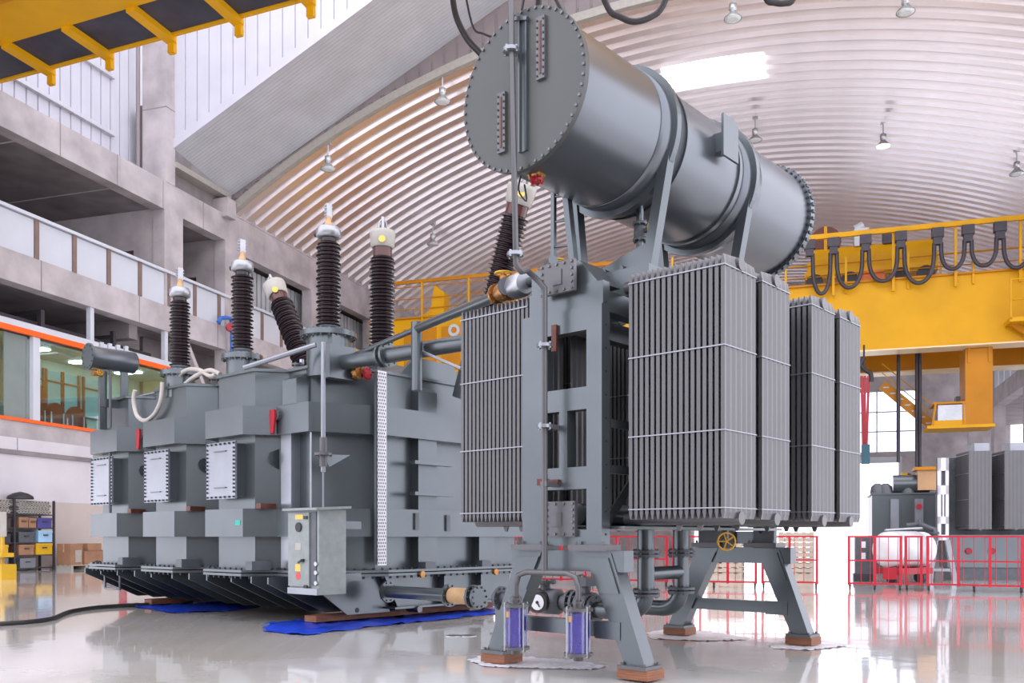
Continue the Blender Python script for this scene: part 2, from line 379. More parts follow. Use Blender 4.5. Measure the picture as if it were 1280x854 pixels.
# cladding behind the upper column, two rails across it
P_('cladding_wall', MB().box(SL-2.2, SL-1.9, 4, 37.0, 16.9, 34), M_CLAD)
for k in range(58):
    w0 = 6+k*0.56
    if w0 > 36.2: break
    P_('cladding_board', MB().box(SL-1.9, SL-1.84, w0, w0+0.50, 16.9, 33), M_CLAD)
for z0 in (18.6, 21.1): P_('cladding_rail', MB().box(SL-1.84, SL-1.66, 6, 32.4, z0, z0+0.16), M_PERF)
P_('drain_pipe', MB().cyl((cs_-0.15, 33.5, 16.9), (cs_-0.15, 33.5, 30), 0.09), M_CLADD)
# roof ledge of the vault springing, openings with louvres above the gallery further down
for k in range(40):
    w0 = 40.2+k*0.42
    P_('louvre_board', MB().box(SL-1.2, SL-1.1, w0, w0+0.30, 13.0, 15.3), M_CLADG)
P_('corbel', MB().box(SL-1.0, SL+0.35, 37.6, 38.3, 16.7, 17.6), M_CONC)
P_('gutter_beam', MB().box(SL-1.5, SL-0.5, WG-0.5, WF, 16.9, 20.5), M_CONCD); P_('springing_strip', MB().box(SL-0.5, SL+0.03, WE, WF, 17.1, 17.75), M_CONC)
P_('ledge_rail', MB().box(SL-0.5, SL+0.1, WG, 38.2, 17.75, 18.0), M_CREAM)
P_('dado_band', MB().box(SL, SL+0.012, 21, 60, 0, 2.5), mat('beige_dado_paint', (0.50, 0.44, 0.41), 0.55, 0, 0.06, 0.8))
# ---- glazed office
OW0, OW1 = 8.0, 35.2
P_('office_floor_slab', MB().box(SL-7, SL+0.02, OW0, OW1, 4.74, 5.34), M_CONC)
P_('white_fascia_panel', MB().box(SL-0.3, SL+0.03, OW0, 25.6, 4.3, 4.74), M_WHITE)
P_('white_fascia_panel', MB().box(SL-0.3, SL+0.03, 25.64, OW1, 4.3, 4.74), M_WHITE)
P_('dark_ledge', MB().box(SL-0.3, SL+0.08, OW0, 56, 4.14, 4.3), M_CONCD)
P_('orange_trim', MB().box(SL-0.05, SL+0.10, OW0, 30.6, 5.34, 5.46), M_ORANGE)
P_('orange_trim', MB().box(SL-0.05, SL+0.12, OW0, OW1, 8.52, 8.72), M_ORANGE)
P_('white_trim', MB().box(SL-0.2, SL+0.08, OW0, OW1, 8.72, 8.95), M_PANEL)
P_('office_roof', MB().box(SL-6.9, SL-0.2, OW0, OW1, 8.75, 8.9), M_WHITE)
P_('office_ceiling', MB().box(SL-6.5, SL-0.25, OW0, OW1, 8.4, 8.5), M_GREENW)
P_('office_back_wall', MB().box(SL-2.8, SL-2.6, OW0, OW1, 5.34, 8.5), M_GREENW)
P_('office_end_wall', MB().box(SL-6.5, SL-0.3, OW1-0.2, OW1, 5.34, 8.5), mat('office_cream_wall', (0.55, 0.50, 0.36), 0.5))
P_('office_partition', MB().box(SL-6.3, SL-0.12, 26.15, 26.30, 5.46, 8.4), M_GREYGR)
P_('glass_post', MB().box(SL-0.12, SL+0.05, 26.3, 26.62, 5.46, 8.52), M_PANEL)
P_('grey_partition_panel', MB().box(SL-0.2, SL-0.14, 25.2, 26.2, 5.46, 8.5), M_GREYGR)
w0 = 26.64
for ww in (2.2, 2.2, 2.2, 1.8):
    P_('glass_pane', MB().box(SL-0.05, SL-0.03, w0, w0+ww-0.03, 5.46, 8.52), G_OFFICE); w0 += ww
P_('glass_pane', MB().box(SL-0.05, SL-0.03, 20, 25.1, 5.46, 8.52), G_OFFICE)
sb_ = SL-2.56; zt_w, zb_w = S(60, 463, sb_)[2], S(60, 514, sb_)[2]
for x0, x1 in ((38, 54), (57, 77), (78, 98), (104, 124)):        # inner windows of the office's back wall
    a, b = S(x0, 490, sb_)[1], S(x1, 490, sb_)[1]; zm = zt_w-0.42
    wf = P_('inner_window', MB().box(sb_-0.02, sb_, a, b, zb_w, zt_w), M_CYAN)
    for a0, a1, b0, b1 in ((a-0.05, a+0.05, zb_w, zt_w+.05), (b-0.05, b+0.05, zb_w, zt_w+.05), (a, b, zm-0.03, zm+0.03), (a, b, zb_w-0.06, zb_w)):
        sub(wf, 'window_bar', MB().box(sb_, sb_+0.06, a0, a1, b0, b1), M_BROWN)
for w0 in (22.0, 27.5, 30.0, 32.6): P_('ceiling_light', MB().box(SL-1.9, SL-0.7, w0, w0+0.35, 8.34, 8.4), M_TUBE)
P_('ceiling_vent', MB().box(SL-1.7, SL-0.8, 28.3, 29.2, 8.33, 8.4), M_CLADG)
# service storey above the office
P_('service_post', MB().box(SL-0.25, SL-0.05, 29.2, 29.4, 8.95, 10.3), M_PANEL)
P_('service_post', MB().box(SL-0.25, SL-0.05, 33.6, 33.8, 8.95, 10.3), M_PANEL)
for a in (((SL-1.2, 10, 9.35), (SL-1.2, 34, 9.35)), ((SL-4, 27.5, 9.75), (SL-0.8, 27.5, 9.75)), ((SL-4, 31.3, 9.6), (SL-0.8, 31.3, 9.6))):
    P_('dark_duct', MB().bar(a[0], a[1], 0.16, 0.16), M_SHELF)
for w0 in (24.6, 27.5, 31.3): P_('duct_leg', MB().box(SL-0.9, SL-0.72, w0-.09, w0+.09, 8.9, 9.83), M_SHELF)
for w0 in (16.0, 24.0, 32.0): P_('service_cross_beam', MB().box(SL-6.5, SL-0.6, w0, w0+0.5, 9.7, 10.5), M_CONCD)
P_('stair_slab', MB().bar((SL-0.8, 35.3, 10.2), (SL-0.8, 37.8, 6.6), 1.2, 0.22), M_CONC)
P_('stair_back', MB().box(SL-2.6, SL-2.4, 35.0, 46, 0, 10.5), M_CONCD)
# ---- right wall and far wall
SRW = 12.2
wr = MB().box(SRW, SRW+0.4, 46, WF, 0, 5.2); wall_r = struct('wall_right', wr, M_WHITE)
Q_ = lambda n, mb, m, **k: sub(wall_r, n, mb, m, **k)
pass; Q_('runway_beam', MB().box(SRW, SRW+0.7, 40, WF, 10.2, 11.4), M_CONC); Q_('ring_beam', MB().box(SRW, SRW+0.7, 38.4, WF, 15.3, 17.15), M_CONC)
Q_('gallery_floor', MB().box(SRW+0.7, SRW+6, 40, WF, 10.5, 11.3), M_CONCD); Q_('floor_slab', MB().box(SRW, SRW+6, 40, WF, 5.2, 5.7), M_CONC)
for w0 in (50, 60, 70, 80): Q_('column', MB().box(SRW-0.02, SRW+0.7, w0, w0+1.2, 0, 15.3), M_CONC)
for k in range(20): Q_('parapet_panel', MB().box(SRW, SRW+0.06, 46+k*1.9, 47.7+k*1.9, 11.4, 12.8), M_PANEL)
wf = MB()
DX0, DX1, DZ = -10.0, 7.4, 7.6; WX0, WX1, WZ0, WZ1 = 0.8, 8.9, 8.5, 13.8
wf.box(SL, DX0, WF, WF+0.4, 0, 24); wf.box(DX1, SR, WF, WF+0.4, 0, 8.5); wf.box(WX1, SR, WF, WF+0.4, 8.5, 24); wf.box(DX0, WX0, WF, WF+0.4, DZ, 24)
wf.box(WX0, WX1, WF, WF+0.4, WZ1, 24); wf.box(WX0, DX1, WF, WF+0.4, DZ, WZ0)
wall_f = struct('wall_far', wf, M_CONC)
win = MB()
for k in range(6): s0 = WX0+(WX1-WX0)*k/5; win.box(s0-0.06, s0+0.06, WF+0.1, WF+0.2, WZ0, WZ1)
for z0 in (WZ0, 10.3, 12.0, WZ1): win.box(WX0, WX1, WF+0.1, WF+0.2, z0-0.06, z0+0.06)
w2 = struct('window_2', win, M_CLAD)
for k in range(5):
    s0 = WX0+(WX1-WX0)*k/5; s1 = WX0+(WX1-WX0)*(k+1)/5
    for z0, z1 in ((WZ0, 10.3), (10.3, 12.0), (12.0, WZ1)):
        sub(w2, 'window_pane', MB().box(s0+0.06, s1-0.06, WF+0.14, WF+0.16, z0+0.06, z1-0.06), glassmat('window_glass', (0.92, 0.95, 1.0), 0.06) if 'window_glass' not in MATS else MATS['window_glass'])
dr = MB(); dr.box(DX0-0.25, DX0, WF-0.1, WF+0.4, 0, DZ); dr.box(DX1, DX1+0.25, WF-0.1, WF+0.4, 0, DZ); dr.box(DX0-0.25, DX1+0.25, WF-0.15, WF+0.4, DZ, DZ+0.5)
struct('door_1', dr, M_CLADG)
# ---- unseen rear wall added between the side openings to hold back frontal light
struct('wall_rear_light_block', MB().box(-17, 13, -7.4, -7.0, 0, 5.5), M_CONCD)
# ================================================================== THE COOLER: stand, radiators, conservator (T frame: u right-far, v left-far)
CV = 4.97
cooler = Thing('transformer_cooler', 'tall grey radiator stand carrying the big silver conservator cylinder on splayed legs', 'transformer cooler', (7.95, CV, 0.10))
UF = 6.36
def fz(x, y, u=UF): return U(x, y, u)[2]
def fv(x, u=UF): return U(x, 600, u)[1]
# ---- end frames with three window openings
def end_frame(u0, u1, label):
    vL, vR = 5.45, 4.56; a, b = fv(681), fv(733); zt, zb = 3.2, 1.12
    z1t, z1b = fz(733, 412), fz(733, 483); z2t, z2b = fz(733, 511), fz(733, 583); z3t = fz(733, 611)
    m = MB(); m.box(u0, u1, a, vL, zb, zt); m.box(u0, u1, vR, b, zb, zt)
    m.box(u0, u1, b, a, z1t, zt); m.box(u0, u1, b, a, z2t, z1b); m.box(u0, u1, b, a, z3t, z2b); m.box(u0, u1, b, a, zb, 1.26)
    m.box(u0, u1, fv(709), fv(699), z2b, z2t)
    e = cooler.part('end_frame', m, M_GREY, label=label)
    k = MB(); k.box(u0+0.02, u1, fv(752), fv(660), 3.2, 3.40); k.prism([(fv(745), 3.40), (fv(662), 3.40), (fv(662), 3.62), (fv(722), 3.62)], 0, u0+0.03, u1+0.25)
    cooler.part('head_plate', k, M_GREY, e)
    h = MB(); h.bolts([(u1, vR, zb+0.14*i) for i in range(1)], (0,-1,0)); h.bolts([((u0+u1)/2, vR, zb+0.1+0.2*i) for i in range(11)], (0,-1,0), 0.011, 0.006)
    cooler.part('edge_bolts', h, M_BOLTD, e, stuff=True)
    for v0, v1 in ((5.15, 5.52), (4.46, 4.85)):
        g = MB(); g.box(u0-0.09, u1+0.02, v0, v1, 1.08, 1.13)
        g.bolts([(u0-0.05, v0+0.05, 1.13), (u0-0.05, v1-0.05, 1.13)], (0,0,1), 0.016, 0.03)
        cooler.part('joint_plate', g, M_GREYL, e)
    return e
ef = end_frame(UF, UF+0.12, 'flat grey end frame with rectangular openings')
ef2 = end_frame(9.60, 9.72, 'far end frame')
# ---- splayed leg trestles
def trestle(u0, u1):
    t = cooler.part('leg_trestle', MB().box(u0, u1, 4.33, 5.58, 0.90, 1.08), M_GREY)
    for sg, vt, vb in ((1, 5.36, 5.78), (-1, 4.60, 4.22)):
        cooler.part('leg', MB().prism([(vt-0.14, 1.06), (vt+0.14, 1.06), (vb+0.10, 0.13), (vb-0.10, 0.13)], 0, u0-0.01, u1+0.01), M_GREY, t)
        cooler.part('gusset', MB().prism([(vt-0.12, 1.02), (vt+0.12, 1.02), (vt+sg*0.13+0.10, 0.72), (vt+sg*0.13-0.10, 0.72)], 0, u0-0.025, u0-0.01), M_GREY, t)
        cooler.part('foot_plate', MB().box(u0-0.06, u1+0.06, vb-0.14, vb+0.14, 0.10, 0.13).bolts([(u0-0.03, vb-0.11, 0.13), (u0-0.03, vb+0.11, 0.13), (u1+0.03, vb-0.11, 0.13)], (0,0,1), 0.014, 0.022), M_GREYL, t)
    cooler.part('cross_brace', MB().box(u0+0.02, u1-0.02, 4.30, 5.70, 0.34, 0.47), M_GREY, t)
    cooler.part('brace_plate', MB().box(u0-0.02, u0+0.0, 4.36, 4.62, 0.33, 0.48), M_GREY, t)
trestle(UF-0.0, UF+0.14); trestle(9.60, 9.74)
for v0, v1 in ((4.5, 4.75), (5.0, 5.45)): cooler.part('post', MB().box(9.55, 9.62, v0, v1, 1.07, 1.4), M_DARKG)
# timber blocks under the feet
blocks = [(6.33, 5.78, 'timber block under the near left foot of the radiator stand, beside a violet breather'), (6.33, 4.22, 'timber block under the nearest foot of the radiator stand, at the picture bottom'),
          (9.57, 5.78, 'timber block under the far left foot of the radiator stand, below the pipe elbow'), (9.57, 4.22, 'timber block under the far right foot of the radiator stand')]
for (u0, v0, lb) in blocks:
    t = Thing('timber_block', lb, 'wood block', (u0+0.1, v0, 0), group='timber blocks under the stand')
    for k in range(2): t.part('timber_piece', MB().box(u0-0.02, u0+0.24, v0-0.15, v0+0.15, 0.017+k*0.042, 0.057+k*0.042), M_WOOD)
# ---- radiators
RU = [6.50, 7.15, 8.16, 8.83]; RW = 0.53; ZB, ZT = 1.345, 3.435; NF = 17
def fin_mesh():
    prof = []; n = 24
    for i in range(n+1):
        t = i/n; e = min(t, 1-t); th = 0.014+0.005*math.cos(2*math.pi*6*t)
        if e < 0.03: th = 0.017
        prof.append((t*RW, th))
    m = MB(); ring = [(u, -th) for u, th in prof]+[(u, th) for u, th in reversed(prof)]; k = len(ring); vs = []
    for z, s_ in ((ZB, 0.25), (ZB+0.05, 1.0), (ZT-0.07, 1.0), (ZT, 0.25)):
        for u, v in ring: vs.append((u, v*s_, z+(0.02*(1-abs(2*u/RW-1)) if z == ZT else 0)))
    m.add(vs, [(i*k+j, i*k+(j+1) % k, (i+1)*k+(j+1) % k, (i+1)*k+j) for i in range(3) for j in range(k)])
    m.add([vs[j] for j in range(k)], [list(range(k))[::-1]]); m.add([vs[3*k+j] for j in range(k)], [list(range(k))])
    return m.data('fin', M_GREYL)
FIN = fin_mesh()
def radiator(thing, u0, v0, v1, nf=NF):
    """v0 = outer face, v1 = inner face"""
    sg = 1 if v1 > v0 else -1
    base = MB().cyl((u0+RW/2, v0-sg*0.03, ZB+0.005), (u0+RW/2, v1+sg*0.22, ZB+0.005), 0.055, n=14)
    r = thing.part('radiator', base, M_GREYL)
    hd = MB().cyl((u0+RW/2, v0-sg*0.03, ZT-0.03), (u0+RW/2, v1+sg*0.22, ZT-0.03), 0.055, n=14)
    hd.flange((u0+RW/2, v1+sg*0.08, ZT-0.03), (0,1,0), 0.10, 0.03, 14, 6); thing.part('header_pipe', hd, M_GREYL, r)
    for k in range(nf):
        v = v0+(v1-v0)*k/(nf-1); thing.inst('fin', FIN, (u0, v, 0), r)
    lo, hi = sorted((v0-sg*0.017, v1+sg*0.017))
    for z in (ZB+0.085, ZB+0.70, ZB+1.37, ZT-0.085):
        st = MB(); st.box(u0-0.012, u0+0.004, lo, hi, z-0.005, z+0.005); st.box(u0-0.012, u0+RW+0.012, v0-sg*0.023, v0-sg*0.017, z-0.004, z+0.004)
        thing.part('strap', st, M_PLATE, r)
    for v in (v0+sg*0.35, v0+sg*0.55):
        lg = MB().prism([(v-0.03, ZB-0.045), (v+0.03, ZB-0.045), (v+0.012, ZB-0.095), (v-0.012, ZB-0.095)], 0, u0+RW/2-0.01, u0+RW/2+0.01)
        thing.part('lifting_lug', lg, M_GREYL, r)
    return r
for u0 in RU: radiator(cooler, u0, 3.492, 4.36)
for u0 in RU: radiator(cooler, u0, 6.36, 5.52)
# ---- header beams, collector pipes between the end frames
cooler.part('header_beam', MB().box(6.48, 9.60, 4.60, 4.74, 3.16, 3.34), M_GREY); cooler.part('header_beam', MB().box(6.48, 9.60, 5.26, 5.40, 3.16, 3.34), M_GREY)
cooler.part('collector_pipe', MB().cyl((6.6, CV, 3.42), (9.5, CV, 3.42), 0.10), M_GREY); cooler.part('collector_pipe', MB().cyl((6.55, CV, 1.40), (9.5, CV, 1.40), 0.10), M_GREY)
cooler.part('collector_base', MB().box(6.5, 9.58, 4.42, 5.5, 1.265, 1.29), M_GREY)
for u0, z0, u1, z1 in ((6.5, 1.25, 7.9, 2.6), (7.9, 2.6, 9.6, 1.25)):
    cooler.part('diagonal_brace', MB().bar((u0, 4.66, z0), (u1, 4.66, z1), 0.02, 0.09), M_GREY)
for z in (1.75, 2.15): cooler.part('side_rail', MB().box(6.5, 9.6, 4.56, 4.60, z, z+0.07), M_GREY)
# ---- bolted cover plates on the near end
def cover(thing, parent, c0, c1, u, nx, nz, name='cover_plate', m=M_GREYL, lab=None):
    (v0, z0), (v1, z1) = c0, c1; v0, v1 = sorted((v0, v1)); z0, z1 = sorted((z0, z1))
    p = thing.part(name, MB().box(u-0.02, u+0.02, v0, v1, z0, z1), m, parent, lab)
    b = MB(); e = 0.022
    pts = [(u-0.02, v0+e+(v1-v0-2*e)*i/(nx-1), z) for i in range(nx) for z in (z0+e, z1-e)]+[(u-0.02, v, z0+e+(z1-z0-2*e)*i/(nz-1)) for i in range(1, nz-1) for v in (v0+e, v1-e)]
    b.bolts(pts, (-1,0,0), 0.013, 0.014)
    return p, b
UC = 6.30
p, b = cover(cooler, None, (fv(677, UC), fz(677, 372, UC)), (fv(719, UC), fz(719, 323, UC)), UC, 5, 5, lab='bolted square cover plate at the top of the end frame')
cooler.part('bolts', b, M_BOLT, p, stuff=True)
pl = MB().box(UC-0.03, UC-0.02, fv(693, UC), fv(704, UC), fz(698, 357, UC), fz(698, 338, UC)); cooler.part('nameplate', pl, M_GREYL, p)
UC2 = 6.34
p, b = cover(cooler, None, (fv(683, UC2), fz(700, 671, UC2)), (fv(720, UC2), fz(700, 627, UC2)), UC2, 4, 6, lab='bolted square cover plate low in the end frame')
cooler.part('bolts', b, M_BOLT, p, stuff=True)
cooler.part('nameplate', MB().box(UC2-0.03, UC2-0.02, fv(692, UC2), fv(704, UC2), fz(698, 658, UC2), fz(698, 641, UC2)), M_GREYL, p)
for x0, x1, y0, y1 in ((690, 696, 407, 440), (672, 683, 599, 607), (686, 698, 600, 606)):
    cooler.part('copper_strap', MB().box(6.33, 6.35, fv(x1, 6.34), fv(x0, 6.34), fz(x0, y1, 6.34), fz(x0, y0, 6.34)), M_RUST)
# ---- conservator cylinder
AX, AZ, R0 = 5.0, 4.955, 0.635; C0, C1 = 5.87, 10.15
cons = cooler.part('conservator', MB().cyl((C0, AX, AZ), (C1, AX, AZ), R0, n=64), M_SILV, label='large silver-grey horizontal oil conservator cylinder')
M_ENDP = mat('conservator_end_paint', (0.06, 0.066, 0.064), 0.45, 0.1, 0.05, 2)
ep = MB().lathe((C0-0.05, AX, AZ), (1,0,0), [(0, 0.672), (0.05, 0.672)], 64, True, True); cooler.part('end_plate', ep, M_ENDP, cons, 'round grey end plate with bolted rim')
bb = MB().circle_bolts((C0-0.05, AX, AZ), (-1,0,0), 0.655, 52, 0.013, 0.014); cooler.part('end_bolts', bb, M_BOLT, cons, stuff=True)
cooler.part('end_plate', MB().lathe((C1, AX, AZ), (1,0,0), [(0, 0.672), (0.10, 0.672)], 64), M_GREY, cons)
b2 = MB(); b2.circle_bolts((C1, AX, AZ), (-1,0,0), 0.65, 52, 0.014, 0.02)
for k in range(52):
    a = 2*math.pi*k/52; b2.box(C1+0.02, C1+0.08, AX+0.672*math.cos(a)-0.016, AX+0.672*math.cos(a)+0.016, AZ+0.672*math.sin(a)-0.016, AZ+0.672*math.sin(a)+0.016)
cooler.part('end_bolts', b2, M_BOLTD, cons, stuff=True)
for u0 in (7.20, 8.76):
    cooler.part('stiffener_ring', MB().ring((u0-0.035, AX, AZ), (1,0,0), 0.62, 0.70, 0.07, 64), M_GREY, cons)
cooler.part('weld_seam', MB().ring((8.45, AX, AZ), (1,0,0), 0.62, 0.656, 0.012, 64), M_GREY, cons)
cooler.part('weld_seam', MB().ring((7.42, AX, AZ), (1,0,0), 0.62, 0.656, 0.012, 64), M_GREY, cons)
UE = C0-0.05
def ez(x, y): return U(x, y, UE)[2]
def ev(x): return U(x, 300, UE)[1]
# vertical channel with end lugs, two oil level gauges
vc = ev(655.5); ch = MB(); zt_, zb_ = ez(655, 24), ez(655, 190)
ch.box(UE-0.03, UE, vc-0.045, vc-0.03, zb_, zt_); ch.box(UE-0.03, UE, vc+0.03, vc+0.045, zb_, zt_); ch.box(UE-0.012, UE, vc-0.04, vc+0.04, zb_, zt_)
ch.bar((UE-0.03, vc+0.09, zt_+0.02), (UE-0.03, vc-0.06, zt_-0.03), 0.03, 0.03); cooler.part('channel', ch, M_GREY, cons)
for x, ya, yb in ((678, 22, 100), (629, 117, 192)):
    v0 = ev(x); z0, z1 = ez(x, yb), ez(x, ya)
    g = cooler.part('level_gauge', MB().box(UE-0.03, UE, v0-0.045, v0+0.045, z0, z1), M_GREYL, cons)
    cooler.part('sight_glass', MB().box(UE-0.036, UE-0.03, v0-0.010, v0+0.010, z0+0.04, z1-0.04), mat('sight_glass_brown', (0.09, 0.022, 0.012), 0.3), g)
for x, ya, yb in ((678, 22, 100), (629, 117, 192)):
    v0 = ev(x); z0, z1 = ez(x, yb), ez(x, ya); q = MB()
    q.bolts([(UE-0.03, v0+sg*0.032, z0+0.03+(z1-z0-0.06)*i/8) for i in range(9) for sg in (-1, 1)], (-1,0,0), 0.009, 0.009)
    cooler.part('gauge_bolts', q, M_BOLTD, cons, stuff=True)
# plate on a stub at the flank
fp = Vector(V(911, 174, AX-R0-0.10))
cooler.part('stub', MB().box(fp.x-0.07, fp.x+0.07, fp.y, AX-R0*0.82, fp.z-0.12, fp.z+0.06), M_GREY, cons)
cooler.part('flank_plate', MB().box(fp.x-0.15, fp.x+0.15, fp.y-0.025, fp.y, fp.z-0.20, fp.z+0.20), M_GREY, cons, 'flat rectangular plate on a stub at the flank')
# saddles: cross beam and uprights
for u0 in (7.2, 8.76):
    sd = cooler.part('saddle', MB().box(u0-0.12, u0+0.12, 4.55, 5.46, 3.44, 3.70), M_GREY)
    for v0, v1 in ((4.62, 4.42), (5.40, 5.50)):
        cooler.part('upright', MB().bar((u0, v0, 3.70), (u0, v1, 4.72), 0.10, 0.11, (1,0,0)), M_GREY, sd)
    cooler.part('saddle_plate', MB().prism([(4.62, 3.70), (5.3, 3.70), (5.3, 3.74), (4.75, 3.90), (4.66, 3.92)], 0, u0-0.02, u0+0.02).bolts([(u0-0.02, v, 3.73) for v in (4.9, 5.1)], (-1,0,0), 0.03, 0.04), M_GREY, sd)
    w_ = cooler.part('wear_pad', MB().lathe((u0-0.2, AX, AZ), (1,0,0), [(0, R0), (0.0, R0+0.008), (0.4, R0+0.008), (0.4, R0)], 64, False), M_SILV, sd)
# ladder under the conservator
lad = cooler.part('ladder', MB().box(6.78, 6.82, fv(692, 6.8)-0.02, fv(692, 6.8)+0.02, 3.5, 4.6), M_GREY)
cooler.part('ladder_stile', MB().bar((6.8, fv(721, 6.8), 3.5), (6.8, fv(706, 6.8), 4.6), 0.06, 0.07, (1,0,0)), M_GREY, lad)
for k in range(4): cooler.part('rung', MB().cyl((6.8, fv(692, 6.8), 3.72+0.24*k), (6.8, fv(716-3.2*k, 6.8), 3.70+0.24*k), 0.012, n=8), M_GREY, lad)
def handwheel(thing, c, axis, r, parent=None, m=M_GOLD, spokes=5):
    w = MB(); d, x, y = w._frame(axis); c = Vector(c)
    pts = [c+(x*math.cos(2*math.pi*k/20)+y*math.sin(2*math.pi*k/20))*r for k in range(21)]
    w.tube(pts, r*0.13, 6, caps=False)
    for k in range(spokes): w.cyl(c, c+(x*math.cos(2*math.pi*k/spokes)+y*math.sin(2*math.pi*k/spokes))*r, r*0.1, n=6)
    w.cyl(c-d*r*0.5, c+d*r*0.12, r*0.16, n=8)
    return thing.part('handwheel', w, m, parent)
def valve(thing, c, axis, r, parent=None, m=M_BRASS, stem=(0,0,1), wheel=True):
    v = MB(); c = Vector(c); d = Vector(axis).normalized()
    v.flange(c-d*r*1.1, d, r, r*0.3, 14, 6, r*0.14); v.flange(c+d*r*1.1, d, r, r*0.3, 14, 6, r*0.14)
    v.lathe(c-d*r, d, [(0, r*0.62), (r*0.6, r*0.85), (r*1.4, r*0.85), (r*2, r*0.62)], 14)
    sv = Vector(stem); v.cyl(c, c+sv*r*1.5, r*0.35, n=8)
    o = thing.part('valve', v, m, parent)
    if wheel: handwheel(thing, c+sv*r*1.7, stem, r*0.75, o)
    return o
# drain valve under the near end, side valve with yellow handwheel, top valve
vd = Vector(U(671, 217, 6.05)); valve(cooler, vd, (0,1,0), 0.05, None, M_BRASS, (0,-0.3,-1), False)
cooler.part('valve_neck', MB().cyl(vd, vd+Vector((0,0,0.12)), 0.025), M_GREY)
cooler.part('valve_cap', MB().flange(vd-Vector((0,0.0,0.06)), (0,0,1), 0.06, 0.02, 14, 6), M_RED)
cooler.part('signal_wire', MB().tube([vd+Vector(p) for p in ((0,0.03,0), (0,0.16,0.04), (-0.02,0.19,-0.1), (-0.02,0.10,-0.22), (0,0.14,-0.06))], 0.008, 6, 4), M_BLACK)
vs_ = Vector(U(800, 290, 7.35)); valve(cooler, vs_, (0,0,1), 0.07, None, M_DARKG, (0,-1,0), True)
cooler.part('valve_pipe', MB().cyl(vs_-Vector((0,0,0.6)), vs_+Vector((0,0,0.3)), 0.035), M_GREY)
vt_ = Vector(U(696, 326, 6.6)); handwheel(cooler, vt_, (0,0,1), 0.07)
cooler.part('valve_stem', MB().cyl(vt_-Vector((0,0,0.25)), vt_, 0.02), M_GREY)
vw_ = Vector(V(908, 677, 4.35)); handwheel(cooler, vw_, (-0.85,-0.5,0), 0.085); cooler.part('wheel_spindle', MB().cyl(vw_, vw_+Vector((0.17,0.1,0)), 0.03), M_DARKG); cooler.part('wheel_bracket', MB().bar(vw_+Vector((0.17,0.1,-0.02)), (vw_.x+0.17, vw_.y+0.1, 1.27), 0.05, 0.04), M_DARKG)
# ---- breather pipe: down the front of the disc, over, down the end frame, tee to the two breathers
p1 = Vector(U(638, -30, 5.72)); p2 = Vector(U(645, 330, 5.72)); p3 = Vector(U(659, 338, 6.0)); p4 = Vector(U(681, 352, 6.2)); p5 = Vector(U(681, 716, 6.2))
bpipe = cooler.part('breather_pipe', MB().tube([p1, p2, p2+Vector((0.05,-0.02,-0.06)), p3, p4-Vector((0.05,-0.03,0)), p4-Vector((0,0,0.06)), p5], 0.026, 10), M_GREYL, label='thin grey pipe running down the front of the stand')
cooler.part('top_elbow', MB().tube([p1, p1+Vector((0.3,0,0.35)), (6.4, AX-0.1, 5.65)], 0.026, 8), M_GREYL, bpipe)
for q in (U(639, 63, 5.72), U(644, 318, 5.72), U(681, 432, 6.2), U(681, 533, 6.2)):
    cooler.part('pipe_flange', MB().flange(q, (0,0,1), 0.07, 0.03, 16, 4, 0.01), M_PLATE, bpipe)
for y in (533, 605): cooler.part('pipe_clip', MB().box(6.18, UF, p5[1]-0.035, p5[1]+0.035, fz(681, y+3, 6.2), fz(681, y-3, 6.2)), M_GREYL, bpipe)
bl, br = Vector(U(645, 757, 6.2)), Vector(U(723, 762, 6.2)); zt2 = p5.z
cooler.part('breather_tee', MB().tube([bl, (6.2, bl.y, zt2-0.12), (6.2, bl.y-0.03, zt2-0.03), (6.2, bl.y-0.12, zt2), (6.2, br.y+0.12, zt2), (6.2, br.y+0.03, zt2-0.03), (6.2, br.y, zt2-0.12), br], 0.026, 10), M_GREYL, bpipe)
for i, (q, y1) in enumerate(((bl, 810), (br, 818))):
    zt3 = q.z; zb3 = U(645 if i == 0 else 723, y1, 6.2)[2]; r = 0.105
    b = cooler.part('breather', MB().flange((6.2, q.y, zt3+0.0), (0,0,1), r+0.02, 0.025, 24, 4).cyl((6.2, q.y, zt3), (6.2, q.y, zt3+0.07), 0.045).flange((6.2, q.y, zt3+0.06), (0,0,1), 0.055, 0.02, 14, 4), M_GREYL,
                    label='clear breather cylinder filled with violet silica gel')
    cooler.part('gel_fill', MB().cyl((6.2, q.y, zb3+0.012), (6.2, q.y, zt3-0.02), r-0.012, n=28), M_GEL, b)
    cooler.part('glass_cylinder', MB().lathe((6.2, q.y, zb3+0.012), (0,0,1), [(0, r), (zt3-zb3-0.024, r)], 32, False), G_TUBE, b)
    for k in range(4):
        a = math.pi/4+k*math.pi/2+0.5; cooler.part('tie_rod', MB().cyl((6.2+(r+0.015)*math.cos(a), q.y+(r+0.015)*math.sin(a), zb3-0.02), (6.2+(r+0.015)*math.cos(a), q.y+(r+0.015)*math.sin(a), zt3+0.03), 0.008, n=6), M_STEEL, b)
    cooler.part('bottom_flange', MB().flange((6.2, q.y, zb3), (0,0,1), r+0.02, 0.025, 24, 4), M_GREYL, b)
    cooler.part('oil_cup', MB().cyl((6.2, q.y, zb3-0.055), (6.2, q.y, zb3), 0.045), M_GREYL, b)
    cooler.part('breather_label', MB().box(6.2-r-0.004, 6.2-r+0.01, q.y-0.005, q.y+0.05, zt3-0.10, zt3-0.05), M_TAN, b)
